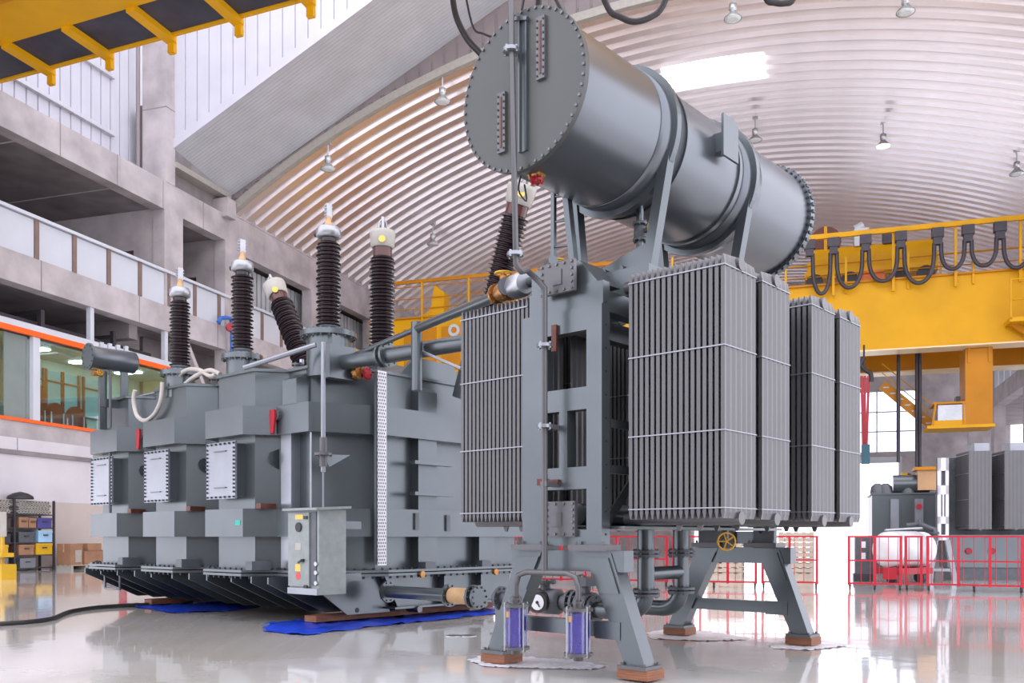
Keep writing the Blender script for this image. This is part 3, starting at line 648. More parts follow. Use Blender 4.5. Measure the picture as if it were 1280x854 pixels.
# ---- oil pipes under the stand: two drops, elbows, cross link, run to the tank with pump and valves
PU = (7.68, 8.35); pr = 0.085
for i, u0 in enumerate(PU):
    zc = 0.44
    arcp = [(u0, CV, 1.2), (u0, CV, zc+0.2)]+[(u0, CV+0.2*(1-math.cos(a)), zc+0.2*(1-math.sin(a))) for a in [R_(15*k) for k in range(0, 7)]][::1]
    arcp = [(u0, CV, 1.3), (u0, CV, zc+0.22)]+[(u0, CV+0.22-0.22*math.cos(R_(15*k)), zc+0.22-0.22*math.sin(R_(15*k))) for k in range(1, 7)]
    d = cooler.part('drop_pipe', MB().tube(arcp+[(u0, CV+(0.6 if i == 0 else 0.75), zc)], pr, 18), M_GREY)
    for z in (1.01, 1.05, 0.62, 0.66): cooler.part('flange', MB().flange((u0, CV, z), (0,0,1), 0.14, 0.026, 20, 8), M_DARKG, d)
cooler.part('cross_link', MB().cyl((PU[0], CV, 0.83), (PU[1], CV, 0.83), 0.07), M_GREY)
for dv in (0.62, 0.68): cooler.part('blank_flange', MB().flange((PU[0], CV+dv, 0.44), (0,1,0), 0.15, 0.03, 20, 8), M_DARKG)
run = Thing('oil_pipe_run', 'grey oil pipe low between tank and radiator stand, with tan coupling and white dial', 'pipe', (PU[1], 7.7, 0.0))
uu = PU[1]
run.part('pipe', MB().cyl((uu, 7.9, 0.44), (uu, 9.62, 0.44), 0.085, n=20), M_GREY)
run.part('pipe', MB().cyl((uu, CV+0.9, 0.44), (uu, 7.6, 0.44), 0.08, n=20), M_DARKG)
run.part('coupling', MB().cyl((uu, 8.02, 0.44), (uu, 8.36, 0.44), 0.105, n=20), M_TAN, label='tan wrapped coupling sleeve')
for v, mm in ((9.6, M_GREY), (8.40, M_GREY), (7.98, M_GREY), (7.88, M_GREY), (7.5, M_DARKG), (6.42, M_DARKG), (6.34, M_DARKG), (5.95, M_DARKG), (5.86, M_DARKG)):
    run.part('flange', MB().flange((uu, v, 0.44), (0,1,0), 0.15, 0.035, 22, 10, 0.014), mm)
pump = run.part('flow_pump', MB().lathe((uu, 6.55, 0.44), (0,1,0), [(0, 0.10), (0.05, 0.15), (0.4, 0.15), (0.5, 0.1)], 22).cyl((uu, 6.8, 0.44), (uu, 6.8, 0.66), 0.06).flange((uu, 6.8, 0.67), (0,0,1), 0.13, 0.03, 18, 8), M_DARKG)
dc = Vector((uu-0.17, 6.74, 0.44)); run.part('dial_housing', MB().cyl(dc+Vector((0.12,0.02,0)), dc+Vector((-0.06,-0.01,0)), 0.12, n=24), M_BLACK, pump)
run.part('dial_face', MB().lathe(dc+Vector((-0.062,-0.01,0)), (-1,-0.1,0), [(0, 0.09), (0.006, 0.09)], 24), M_DIAL, pump)
run.part('dial_needle', MB().lathe(dc+Vector((-0.069,-0.011,0)), (-1,-0.1,0), [(0, 0.02), (0.006, 0.02)], 12).bar(dc+Vector((-0.074,-0.011,0)), dc+Vector((-0.074,-0.05,-0.05)), 0.006, 0.014), M_BLACK, pump)
vb = run.part('butterfly_valve', MB().cyl((uu, 6.2, 0.44), (uu, 6.2, 0.66), 0.05).lathe((uu, 6.1, 0.44), (0,1,0), [(0, 0.13), (0.2, 0.13)], 20).box(uu-0.12, uu+0.1, 6.12, 6.28, 0.64, 0.74), M_DARKG)
for v, s_ in ((5.86, 0.0),): handwheel(run, (uu-0.1, 6.2, 0.70), (-1,0,0), 0.07, vb, M_DARKG)
run.part('support_foot', MB().box(uu-0.06, uu+0.06, 7.45, 7.55, 0.0, 0.36).box(uu-0.1, uu+0.1, 7.4, 7.6, 0.0, 0.02), M_GREY)
# white plastic film on the floor round the feet
def crumple(name, pts, label, cat, m, h=0.03, grid=26, fr='T', seed=1, group=None):
    rnd = random.Random(seed); us = [p[0] for p in pts]; vs = [p[1] for p in pts]
    u0, u1, v0, v1 = min(us), max(us), min(vs), max(vs); n = len(pts)
    def inside(x, y):
        c = False
        for i in range(n):
            (x1, y1), (x2, y2) = pts[i], pts[(i+1) % n]
            if (y1 > y) != (y2 > y) and x < (x2-x1)*(y-y1)/(y2-y1)+x1: c = not c
        return c
    mb = MB(); idx = {}; vv = []
    gx = grid; gy = max(6, int(grid*(v1-v0)/(u1-u0)))
    for i in range(gx+1):
        for j in range(gy+1):
            idx[i, j] = len(vv); vv.append((u0+(u1-u0)*(i+rnd.uniform(-.3, .3))/gx, v0+(v1-v0)*(j+rnd.uniform(-.3, .3))/gy, 0.004+rnd.random()**2*h))
    fs = [(idx[i, j], idx[i+1, j], idx[i+1, j+1], idx[i, j+1]) for i in range(gx) for j in range(gy) if inside(u0+(u1-u0)*(i+.5)/gx, v0+(v1-v0)*(j+.5)/gy)]
    mb.add(vv, fs, True); return single(name, mb, m, label, cat, ((u0+u1)/2, (v0+v1)/2, 0), fr, group)
def gp(*pp, fr='T'): return [G(fr, x, y)[:2] for x, y in pp]
crumple('plastic_film', gp((585, 826), (600, 822), (655, 822), (720, 826), (760, 834), (740, 838), (660, 836), (605, 834)), 'crumpled white plastic film round the near left foot of the stand', 'plastic sheet', M_FILM, 0.012, 30, seed=2, group='plastic films under the stand')
crumple('plastic_film', gp((808, 792), (840, 786), (900, 792), (940, 800), (880, 802), (815, 799)), 'crumpled white plastic film round the far left foot of the stand', 'plastic sheet', M_FILM, 0.012, 30, seed=3, group='plastic films under the stand')
crumple('plastic_film', gp((960, 806), (990, 800), (1040, 803), (1060, 808), (1010, 814), (965, 811)), 'crumpled white plastic film round the far right foot of the stand', 'plastic sheet', M_FILM, 0.012, 30, seed=4, group='plastic films under the stand')
# ================================================================== THE POWER TRANSFORMER (T frame)
TZ = 0.10
tx = Thing('power_transformer', 'huge grey power transformer with banded tank bays and tall brown bushings', 'transformer', (9.3, 13.0, TZ))
BV = (11.13, 13.0, 14.88)                       # where each bay's outer face begins (v)
def outline(off, front, right=11.4, rear=16.4):
    """tank plan; off = how far the faces stand out from the body"""
    o = [(8.41, front), (7.62-off, front+0.42), (7.62-off, BV[0]-0.22)]
    for b in BV: o += [(7.62-off, b-0.25), (7.25-off, b+0.03-off*0.1), (7.25-off, b+0.97+off*0.1), (7.62-off, b+1.25)]
    return o+[(7.62-off, rear), (right, rear), (right, front)]
def dedup(p): return [q for i, q in enumerate(p) if (Vector(q)-Vector(p[i-1])).length > 1e-4]
body = tx.part('tank_body', MB().prism(dedup(outline(0, 9.95)), 2, 0.70, 3.52), M_GREY)
for z0, z1 in ((2.62, 3.02), (1.20, 1.59)):
    tx.part('stiffener_band', MB().prism(dedup(outline(0.21, 9.72, 11.6, 16.6)), 2, z0, z1), M_GREY, label='box-section stiffener band wrapping the tank')
fl = tx.part('bottom_flange', MB().prism(dedup(outline(0.24, 9.66, 11.65, 16.65)), 2, 0.70, 0.735), M_GREY)
tx.part('bottom_flange', MB().prism(dedup(outline(0.24, 9.66, 11.65, 16.65)), 2, 0.65, 0.685), M_GREY)
# bolts along the flange
fb = MB(); ol = outline(0.19, 9.70, 11.6, 16.6)
for (a, b) in list(zip(ol, ol[1:]))[:16]+[(ol[-1], ol[0])]:
    L_ = (Vector(b)-Vector(a)).length; n = max(1, int(L_/0.13))
    for k in range(n):
        p = Vector(a).lerp(Vector(b), (k+.5)/n); fb.bolts([(p.x, p.y, 0.735)], (0,0,1), 0.018, 0.03); fb.bolts([(p.x, p.y, 0.65)], (0,0,-1), 0.018, 0.035)
tx.part('flange_bolts', fb, M_BOLTD, fl, stuff=True)
# raised cover hatches on the three bays
for i, b in enumerate(BV):
    v0, v1 = b+0.28, b+0.98
    h = tx.part('bay_hatch', MB().box(7.10, 7.26, v0, v1, 1.77, 2.52), M_GREY)
    p = tx.part('cover_plate', MB().box(7.07, 7.10, v0-0.03, v1+0.03, 1.74, 2.55), M_PLATE, h, 'pale bolted cover plate')
    q = MB(); e = 0.03
    pts = [(7.07, v0+(v1-v0)*k/6, z) for k in range(7) for z in (1.765, 2.525)]+[(7.07, v, 1.78+0.73*k/13) for k in range(1, 13) for v in (v0-0.005, v1+0.005)]
    q.bolts(pts, (-1,0,0), 0.016, 0.02); tx.part('cover_bolts', q, M_BOLTD, h, stuff=True)
    for z in (1.9, 2.42): tx.part('grip_bar', MB().bar((7.06, v0+0.2, z), (7.06, v1-0.2, z), 0.02, 0.015), M_GREY, h)
    tx.part('lug_plate', MB().prism([(7.52, 2.44), (7.52, 2.14), (7.36, 2.24), (7.33, 2.31), (7.36, 2.38)], 1, b-0.17, b-0.14), M_GREY)
# red drop handles on the bands
for (x, y) in ((345, 527), (177, 549)):
    q = Vector(U(x, y, 7.40 if x > 300 else 7.30))
    hub = tx.part('handle_hub', MB().cyl(q+Vector((0.1, -0.05, 0.08)), q+Vector((-0.04, -0.05, 0.08)), 0.07), M_GREY)
    tx.part('red_handle', MB().prism([(q.y-0.05, q.z+0.16), (q.y+0.05, q.z+0.16), (q.y+0.065, q.z+0.10), (q.y+0.04, q.z-0.17), (q.y-0.03, q.z-0.17), (q.y-0.065, q.z+0.08)], 0, q.x-0.07, q.x-0.04), M_RED, hub, 'red lever handle')
tx.part('green_tag', MB().box(7.035, 7.04, 11.20, 11.32, 1.36, 1.43), M_GREENT)
# vertical ribs on the near corner and the front
for x0, x1, z0, z1, v in ((523, 546, 1.59, 2.62, 9.80), (523, 546, 0.74, 1.20, 9.80), (599, 617, 0.74, 1.20, 9.80)):
    u0, u1 = V(x0, 600, v)[0], V(x1, 600, v)[0]; tx.part('stiffener_rib', MB().box(u0, u1, v, 9.96, z0, z1), M_GREY)
u0, u1 = V(523, 600, 9.80)[0], V(546, 600, 9.80)[0]
tx.part('stiffener_rib', MB().prism([(9.96, 3.02), (9.80, 3.02), (9.80, 3.33), (9.96, 3.42)], 0, u0, u1), M_GREY)
tx.part('stiffener_rib', MB().box(7.47, 7.63, 10.62, 10.86, 0.74, 1.2), M_PLATE); tx.part('stiffener_rib', MB().box(7.47, 7.63, 10.62, 10.86, 1.59, 2.62), M_PLATE)
tx.part('stiffener_rib', MB().prism([(7.63, 3.02), (7.40, 3.02), (7.40, 3.36), (7.63, 3.47)], 1, 10.40, 10.72), M_GREY)
for b in BV:
    tx.part('flange_clamp', MB().box(7.0, 7.3, b-0.28, b-0.12, 0.74, 0.86), M_DARKG)
    tx.part('band_bracket', MB().box(7.15, 7.4, b-0.26, b-0.14, 1.59, 1.66), M_RUST)
for x in (536, 606): q = V(x, 706, 9.70); tx.part('flange_clamp', MB().box(q[0]-0.1, q[0]+0.1, 9.66, 9.8, 0.735, 0.83), M_DARKG)
for x, y in ((527, 718), (619, 715)): q = V(x, y, 9.65); tx.part('earthing_link', MB().cyl((q[0], 9.66, q[2]), (q[0], 9.62, q[2]), 0.05, n=10), M_BRASS)
for x, y in ((521, 652), (560, 654)): q = V(x, y, 9.70); tx.part('band_pad', MB().box(q[0]-0.035, q[0]+0.035, 9.69, 9.72, q[2]-0.12, q[2]+0.12), M_DARKG)
for y in (578, 617):
    a, b = V(513, y, 9.78), V(565, y+2, 9.72); tx.part('rung_bracket', MB().bar((a[0], 9.74, a[2]), (b[0], 9.74, a[2]), 0.12, 0.05), M_GREY)
# ---- top cover with sloping hat
inner = dedup(outline(-0.02, 9.98, 11.38, 16.38)); tx.part('top_cover', MB().prism(dedup(outline(0.05, 9.9, 11.45, 16.45)), 2, 3.52, 3.56), M_GREY)
hat = MB(); o0 = [(8.55, 10.2), (11.2, 10.2), (11.2, 16.0), (8.55, 16.0)]; o1 = [(8.95, 10.9), (10.8, 10.9), (10.8, 15.4), (8.95, 15.4)]
hat.add([(*p, 3.56) for p in o0]+[(*p, 3.92) for p in o1], [(4,5,6,7)]+[(i, (i+1) % 4, 4+(i+1) % 4, 4+i) for i in range(4)]); tx.part('cover_hat', hat, M_GREY)
tx.part('wedge_plate', MB().prism([(8.9, 3.56), (10.2, 3.56), (10.0, 3.84), (9.2, 3.86)], 1, 9.98, 10.05), M_GREY)
for b in BV: tx.part('wedge_plate', MB().prism([(7.9, 3.56), (8.5, 3.56), (8.5, 3.85)], 1, b+0.1, b+0.16), M_GREY)
# ---- base under the flange: box, gusset plates, skids
tx.part('base_box', MB().box(8.25, 11.1, 10.15, 16.2, 0.14, 0.66), M_GREY)
gp_ = [(7.06, 0.65), (8.4, 0.65), (8.4, 0.12), (8.0, 0.12), (7.06, 0.56)]
for v in (10.55, 10.95, 11.45, 12.1, 12.6, 13.1, 13.75, 14.3, 14.9, 15.5, 16.1): tx.part('gusset_plate', MB().prism(gp_, 1, v, v+0.03), M_GREY)
tx.part('gusset_plate', MB().prism([(7.45, 0.65), (8.55, 0.65), (8.72, 0.12), (7.95, 0.12), (7.42, 0.50)], 1, 9.99, 10.02), M_GREY)
hole = V(447, 763, 9.98); tx.part('plate_hole', MB().cyl((hole[0], 9.992, hole[2]), (hole[0], 9.985, hole[2]), 0.035, n=12), M_BLACK)
tx.part('front_skirt', MB().prism([(8.5, 0.65), (11.2, 0.65), (11.1, 0.2), (8.75, 0.2)], 1, 9.86, 9.98), M_GREY)
tx.part('skirt_sill', MB().box(8.6, 11.0, 9.74, 10.1, 0.17, 0.20), M_GREY)
for u0 in (9.55, 10.35): tx.part('skirt_web', MB().box(u0, u0+0.03, 9.72, 9.9, 0.2, 0.65), M_GREY)
for x, y in ((522, 772), (604, 764)): q = V(x, y, 9.75); tx.part('jacking_pin', MB().cyl((q[0], 9.70, 0.15), (q[0], 9.95, 0.15), 0.05, n=14), M_BOLT)
tx.part('step_frame', MB().tube([(7.15, 15.55, 0.64), (7.15, 15.55, 0.32), (7.15, 15.0, 0.32), (7.15, 15.0, 0.6)], 0.02, 6), M_GREY)
# ---- bushings
def bushing(base, axis, L, r, kind, turret=None, label=None):
    """base point, axis, shed-column length, shed radius; kind 'hv' or 'lv'"""
    base = Vector(base); d = Vector(axis).normalized(); n = int(L/(0.052 if kind == 'hv' else 0.056))
    prof = [(0, r*0.72)]
    for k in range(n):
        t = L*(k+.5)/n; h = L/n; rr = r if k % 2 == 0 else r*0.9
        prof += [(t-h*0.40, r*0.70), (t-h*0.22, rr*0.93), (t-h*0.10, rr), (t, rr*0.99), (t+h*0.26, r*0.74)]
    prof += [(L, r*0.70)]
    o = tx.part('bushing', MB().lathe(base, d, prof, 24), M_PORC, label=label or 'brown ribbed porcelain bushing')
    e = base+d*L
    tx.part('bushing_foot', MB().lathe(base-d*0.10, d, [(0, r*1.12), (0.05, r*1.12), (0.06, r*0.9), (0.11, r*0.85)], 24), M_GREY, o)
    if kind == 'hv':
        tx.part('porcelain_neck', MB().cyl(e, e+d*0.08, r*0.62), M_PORC, o)
        tx.part('bushing_cap', MB().lathe(e+d*0.06, d, [(0, r*0.75), (0.02, r*0.98), (0.12, r*0.98), (0.15, r*0.86), (0.17, r*0.3)], 24), M_ALU, o)
        tx.part('cap_boss', MB().cyl(e+d*0.13+Vector((-0.05,0.1,0)).normalized()*r*0.8, e+d*0.13+Vector((-0.05,0.1,0)).normalized()*r*1.2, 0.035, n=10), M_BLACK, o)
        tx.part('terminal_stem', MB().lathe(e+d*0.22, d, [(0, r*0.36), (0.06, r*0.30), (0.07, r*0.22), (0.14, r*0.22)], 14), M_TAN, o)
        tp = MB(); q = e+d*0.34; tp.box(q.x-0.045, q.x+0.045, q.y-0.018, q.y+0.018, q.z, q.z+0.20)
        for k in range(4):
            tp.cyl(q+Vector((-0.07,0,0.03+0.045*k)), q+Vector((0.07,0,0.03+0.045*k)), 0.012, n=6)
        tx.part('terminal_pad', tp, M_ALU, o)
    else:
        tx.part('porcelain_neck', MB().cyl(e, e+d*0.17, r*0.72), mat('brown_neck', (0.07, 0.022, 0.018), 0.2, 0, .15, 6), o)
        tx.part('bushing_cap', MB().lathe(e+d*0.15, d, [(0, r*0.8), (0.03, r*0.9), (0.22, r*0.97), (0.27, r*0.97), (0.29, r*0.5)], 24), M_CREAM, o)
        q = e+d*0.42+Vector((-0.08, -0.1, -0.13)).normalized()*r*0.96
        tx.part('yellow_mark', MB().lathe(e+d*0.24+Vector((-0.68, -0.73, 0))*r*0.93, (-0.68, -0.73, 0), [(0, 0.055), (0.012, 0.055)], 14), M_YLAB, o)
        tx.part('terminal_cage', MB().tube([e+d*0.44+Vector((-0.08,0,0)), e+d*0.56+Vector((-0.06,0.02,0)), e+d*0.62+Vector((0,0,0)), e+d*0.56+Vector((0.06,-0.02,0)), e+d*0.44+Vector((0.08,0,0))], 0.016, 6, 3).cyl(e+d*0.43, e+d*0.66, 0.03, n=8), M_ALU, o)
    return o
def zat(p, y):                                    # height at plan point p that shows at pixel row y
    w = to_world('T', (p[0], p[1], 0)); return CAMH+(HORIZ-y)/FPX*w.y
def turret(p, z0, z1, r, parts=True):
    t = tx.part('turret', MB().cyl((*p, z0), (*p, z1), r, n=28), M_GREY)
    f = MB().lathe((*p, z1-0.035), (0,0,1), [(0, r*1.3), (0.07, r*1.3)], 32); f.circle_bolts((*p, z1+0.035), (0,0,1), r*1.2, 20, 0.014, 0.02); f.circle_bolts((*p, z1-0.035), (0,0,-1), r*1.2, 20, 0.014, 0.02)
    tx.part('turret_flange', f, M_GREY, t); return t
HVP = [((7.85, 10.28), 420, 300, 0.30, 0.175), ((7.50, 11.88), 448, 342, 0.23, 0.165), ((7.45, 13.59), 468, 374, 0.23, 0.165)]
for p, yb, yt, rt, rb in HVP:
    zb = zat(p, yb); turret(p, 3.4, zb, rt); bushing((*p, zb+0.12), (0,0,1), zat(p, yt)-zb-0.16, rb, 'hv')
tx.part('turret_box', MB().box(7.60, 8.06, 9.93, 10.1, 3.35, 3.80), M_GREY)
LVU = 9.8
for (xb, yb), (xt, yt) in (((378, 446), (351, 378)), ((477, 445), (478, 322)), ((612, 400), (644, 270))):
    A = Vector(U(xb, yb, LVU)); B = Vector(U(xt, yt, LVU)); d = (B-A).normalized(); base = A-d*(0.55 if xb < 600 else 0.3)
    t = tx.part('turret', MB().cyl(base-d*0.9, base-d*0.08, 0.27, n=24), M_GREY); tx.part('turret_flange', MB().flange(base-d*0.12, d, 0.34, 0.06, 28, 16, 0.014), M_GREY, t)
    bushing(base, d, (B-base).length, 0.215, 'lv')
# ---- control cabinet on the near corner
CU, CVV = 6.95, 9.29; cu1, cv1 = 7.37, 9.91; cz0, cz1 = 0.47, 1.54
cab = tx.part('control_cabinet', MB().box(CU, cu1, CVV, cv1, cz0, cz1), M_CABINET, label='grey-green control cabinet with stickers')
tx.part('cabinet_roof', MB().prism([(CU-0.08, cz1+0.02), (cu1+0.04, cz1+0.05), (cu1+0.04, cz1+0.02), (CU-0.08, cz1-0.01)], 1, CVV-0.06, cv1+0.05), M_CABINET, cab)
tx.part('cabinet_mount', MB().box(cu1-0.02, 7.75, 9.45, 9.85, cz0+0.15, cz0+0.25), M_GREY, cab)
tx.part('cabinet_mount', MB().box(cu1-0.02, 7.75, 9.45, 9.85, 1.30, 1.40), M_GREY, cab)
dr_ = tx.part('cabinet_door', MB().box(CU-0.03, CU, CVV+0.17, cv1-0.01, cz0+0.10, cz1-0.04), M_CABINET, cab)
tx.part('door_channel', MB().box(CU-0.012, CU-0.0, CVV+0.05, CVV+0.15, cz0+0.12, cz1-0.03), M_DARKG, cab)
for k, z in enumerate((0.62, 0.75, 0.86)): tx.part('latch', MB().cyl((CU-0.03, CVV+0.04, z), (CU, CVV+0.04, z), 0.028, n=10), M_STEEL, cab)
mid = (CVV+0.17+cv1)/2
tx.part('yellow_sticker', MB().box(CU-0.034, CU-0.03, mid-0.10, mid+0.06, 1.42, 1.48), M_YLAB, dr_)
tx.part('round_knob', MB().cyl((CU-0.05, mid-0.02, 1.32), (CU-0.03, mid-0.02, 1.32), 0.06, n=16), M_BLACK, dr_)
tx.part('white_notice', MB().box(CU-0.034, CU-0.03, mid-0.06, mid+0.06, 1.03, 1.12), M_CREAM, dr_)
tx.part('yellow_sticker', MB().box(CU-0.034, CU-0.03, mid-0.05, mid+0.06, 0.76, 0.85), M_YLAB, dr_)
tx.part('red_sticker', MB().cyl((CU-0.034, mid, 0.70), (CU-0.03, mid, 0.70), 0.05, n=16), M_RLAB, dr_)
tx.part('door_lock', MB().cyl((CU-0.07, mid-0.12, 0.90), (CU-0.03, mid-0.12, 0.90), 0.02, n=10).bar((CU-0.07, mid-0.12, 0.90), (CU-0.06, mid-0.04, 0.87), 0.02, 0.02), M_BLACK, dr_)
for z in (0.57, 1.44): tx.part('door_hinge', MB().box(CU-0.045, CU-0.03, mid-0.2, mid-0.13, z-0.02, z+0.02), M_BLACK, dr_)
tx.part('bottom_sill', MB().box(CU-0.035, CU-0.0, CVV, cv1, cz0, cz0+0.08), M_PLATE, cab)
# ---- perforated cable tray: real holes
a = V(472, 470, 9.64); b = V(483, 470, 9.64); z1_, z0_ = V(477, 465, 9.64)[2], V(477, 706, 9.64)[2]
tu0, tu1 = a[0], b[0]; nz = 58; hz = (z1_-z0_)/nz; nx = 4; hx = (tu1-tu0)/nx; tm = MB()
for i in range(nz+1): tm.box(tu0, tu1, 9.635, 9.64, z0_+i*hz-hz*0.22, z0_+i*hz+hz*0.22)
for i in range(nz):
    for j in range(nx+1):
        off = 0.5*hx if i % 2 else 0.0; uu_ = min(tu1, tu0+j*hx+off); tm.box(max(tu0, uu_-hx*0.2), min(tu1, uu_+hx*0.2), 9.635, 9.64, z0_+i*hz, z0_+(i+1)*hz)
tray = tx.part('cable_tray', tm, M_PERF, label='white perforated vertical cable tray'); tx.part('tray_back', MB().box(tu0, tu1+0.02, 9.67, 9.71, z0_, z1_), M_DARKG, tray)
# ---- conduit in front of the corner, flanged joint, small wire
cq = V(404, 455, 9.75); c0_ = V(404, 633, 9.75)
cd = tx.part('conduit', MB().cyl((c0_[0], 9.75, 1.55), (cq[0], 9.75, 2.05), 0.012, n=8).cyl((cq[0], 9.75, 2.05), (cq[0], 9.75, 3.75), 0.032, n=10), M_PLATE)
tx.part('conduit_joint', MB().flange((cq[0], 9.75, V(404, 568, 9.75)[2]), (0,0,1), 0.12, 0.03, 18, 6).cyl((cq[0], 9.75, 2.12), (cq[0], 9.75, 2.5), 0.05, n=12), M_GREYL, cd)
tx.part('joint_bracket', MB().prism([(cq[0], 2.28), (cq[0]+0.45, 2.30), (cq[0]+0.1, 2.12)], 1, 9.75, 9.80), M_GREY, cd)
tx.part('thin_rod', MB().cyl((7.42, 10.1, 0.75), (7.42, 10.1, 2.6), 0.012, n=6), M_STEEL)
# ---- pipework on top
tx.part('main_oil_pipe', MB().tube([(7.85, 10.5, 3.6), (7.87, 9.0, 3.56), (7.9, 7.0, 3.53), (7.9, 5.4, 3.5)], 0.10, 16), M_GREY)
for v in (9.15, 9.05): tx.part('pipe_flange', MB().flange((7.87, v, 3.57), (0,1,0), 0.16, 0.04, 18, 8), M_GREY)
P1, P2, P3 = Vector(V(640, 362, 6.0)), Vector(V(521, 411, 8.3)), Vector(V(436, 447, 9.9))
tx.part('relay_pipe', MB().tube([P1, P2], 0.055, 12), M_GREY); tx.part('relay_branch', MB().tube([P2, P3], 0.035, 10), M_GREY)
tx.part('pipe_support', MB().cyl(P2+Vector((0,0,0.08)), (P2.x, P2.y, 3.0), 0.07, n=12), M_GREY)
tx.part('brace_rod', MB().cyl(V(528, 440, 8.3), V(577, 461, 7.4), 0.02, n=8), M_STEEL)
rp = Vector(V(632, 364, 6.05)); dpipe = (P1-P2).normalized()
valve(tx, rp-dpipe*0.05, dpipe, 0.11, None, M_BRASS, (0,0,1), True)
rel = tx.part('gas_relay', MB().lathe(rp+dpipe*0.15, dpipe, [(0, 0.1), (0.05, 0.12), (0.2, 0.12), (0.25, 0.1)], 18), M_STEEL)
tx.part('relay_elbow', MB().tube([P1+dpipe*0.2, P1+dpipe*0.5, (6.5, 5.2, 3.72)], 0.05, 10), M_GREY, rel)
tx.part('relay_window', MB().lathe(rp+Vector((-0.12,-0.12,0.0)), (-0.7,-0.7,0), [(0, 0.09), (0.02, 0.09)], 18), M_DARKG, rel)
nz_ = Vector(V(452, 467, 9.85)); nv = tx.part('side_nozzle', MB().cyl(nz_+Vector((0.0,0.2,0)), nz_, 0.05), M_GREY)
tx.part('red_cap', MB().flange(nz_+Vector((0.06,-0.05,0)), (0.3,-1,0), 0.085, 0.03, 16, 6), M_RED, nv); tx.part('nozzle_valve', MB().flange(nz_+Vector((-0.08,0,0)), (0.3,-1,0), 0.085, 0.06, 16, 6).cyl(nz_, nz_+Vector((0,0,0.2)), 0.03), M_BRASS, nv)
tx.part('bright_pipe', MB().tube([V(305, 460, 10.9), V(395, 431, 10.0)], 0.035, 10), M_PLATE)
tx.part('turret_bracket', MB().box(7.66, 7.80, 9.95, 10.05, 3.70, 3.95), M_GREY)
for pts in (((222, 478), (226, 468), (236, 462), (250, 463), (262, 470), (270, 468)), ((232, 480), (245, 470), (262, 463), (275, 468))):
    tx.part('pale_hose', MB().tube([U(x, y, 7.35) for x, y in pts], 0.035, 8, 4), M_HOSE)
tx.part('pale_hose', MB().tube([U(x, y, 7.15) for x, y in ((203, 478), (201, 500), (193, 518), (181, 526), (171, 519), (167, 500), (169, 488))], 0.035, 8, 4), M_HOSE)
# bits and pieces of small fittings on the covers
rnd = random.Random(5)
for (u0, v0) in ((7.9, 15.3), (7.7, 13.0), (7.85, 11.0), (8.3, 10.15), (8.6, 10.1), (7.7, 14.6)):
    q = tx.part('cover_fitting', MB().cyl((u0, v0, 3.55), (u0, v0, 3.68), 0.06, n=12).flange((u0, v0, 3.68), (0,0,1), 0.085, 0.025, 14, 6), M_GREYL)
    tx.part('fitting_cap', MB().cyl((u0+0.05, v0-0.03, 3.69), (u0+0.05, v0-0.03, 3.76), 0.035, n=10), M_STEEL, q)
tx.part('cover_rod', MB().cyl((7.2, 15.6, 3.50), (7.7, 14.7, 3.66), 0.02, n=8), M_PLATE)
# ---- small conservator over the last bay
sa, sb = Vector(V(112, 446, 15.3)), Vector(V(169, 451, 15.3)); sb.z = sa.z
sc_ = tx.part('small_conservator', MB().lathe(sa, sb-sa, [(0, 0.185), ((sb-sa).length-0.03, 0.185), ((sb-sa).length, 0.15)], 28), M_SILV, label='small silver expansion tank on posts')
tx.part('conservator_cover', MB().flange(sa-Vector((0.02,0,0)), (1,0,0), 0.225, 0.03, 28, 12, 0.014), M_GREY, sc_)
for f_ in (0.28, 0.75): q = sa.lerp(sb, f_); tx.part('conservator_post', MB().box(q.x-0.06, q.x+0.06, q.y-0.03, q.y+0.03, 3.0 if f_ < .5 else 3.5, q.z-0.15), M_GREY, sc_)
tx.part('conservator_bracket', MB().box(sa.x+0.15, 7.5, 15.25, 15.35, 3.38, 3.52), M_GREY, sc_)
q = sa+Vector((0.12,-0.02,-0.26)); valve(tx, q, (1,0,0), 0.06, None, M_BRASS, (0,-1,0), True)
tx.part('drain_rod', MB().cyl((sa.x+0.3, 15.2, 1.6), (sa.x+0.3, 15.2, sa.z-0.2), 0.025, n=8), M_DARKG)
for k in range(4): q = sa.lerp(sb, 0.25+0.18*k); tx.part('tank_lug', MB().box(q.x-0.03, q.x+0.03, q.y-0.03, q.y+0.03, q.z+0.17, q.z+0.27), M_STEEL, sc_)
# ---- timbers and tarpaulins under the tank
for (a0, a1, b0, b1, lb) in ((7.55, 11.1, 10.16, 10.42, 'long reddish timber under the front edge of the transformer, on blue tarpaulin'), (7.7, 11.1, 15.0, 15.25, 'reddish timber under the far end of the transformer, on blue tarpaulin')):
    single('support_timber', MB().box(a0, a1, b0, b1, 0.036, 0.118), M_WOOD, lb, 'timber', ((a0+a1)/2, (b0+b1)/2, 0.012), group='timbers under the transformer')
crumple('blue_tarpaulin', [(6.6, 9.95), (6.62, 9.15), (7.3, 9.3), (8.6, 9.35), (10.6, 9.5), (11.4, 9.9), (11.4, 10.9), (7.3, 10.9)], 'crumpled blue tarpaulin under the front of the transformer', 'tarpaulin', M_TARP, 0.03, 46, seed=5, group='tarpaulins under the transformer')
crumple('blue_tarpaulin', [(7.45, 15.7), (7.4, 14.7), (7.2, 13.4), (8.0, 13.1), (9.2, 13.6), (11.2, 14.6), (11.2, 15.8)], 'crumpled blue tarpaulin under the far end of the transformer', 'tarpaulin', M_TARP, 0.03, 46, seed=6, group='tarpaulins under the transformer')
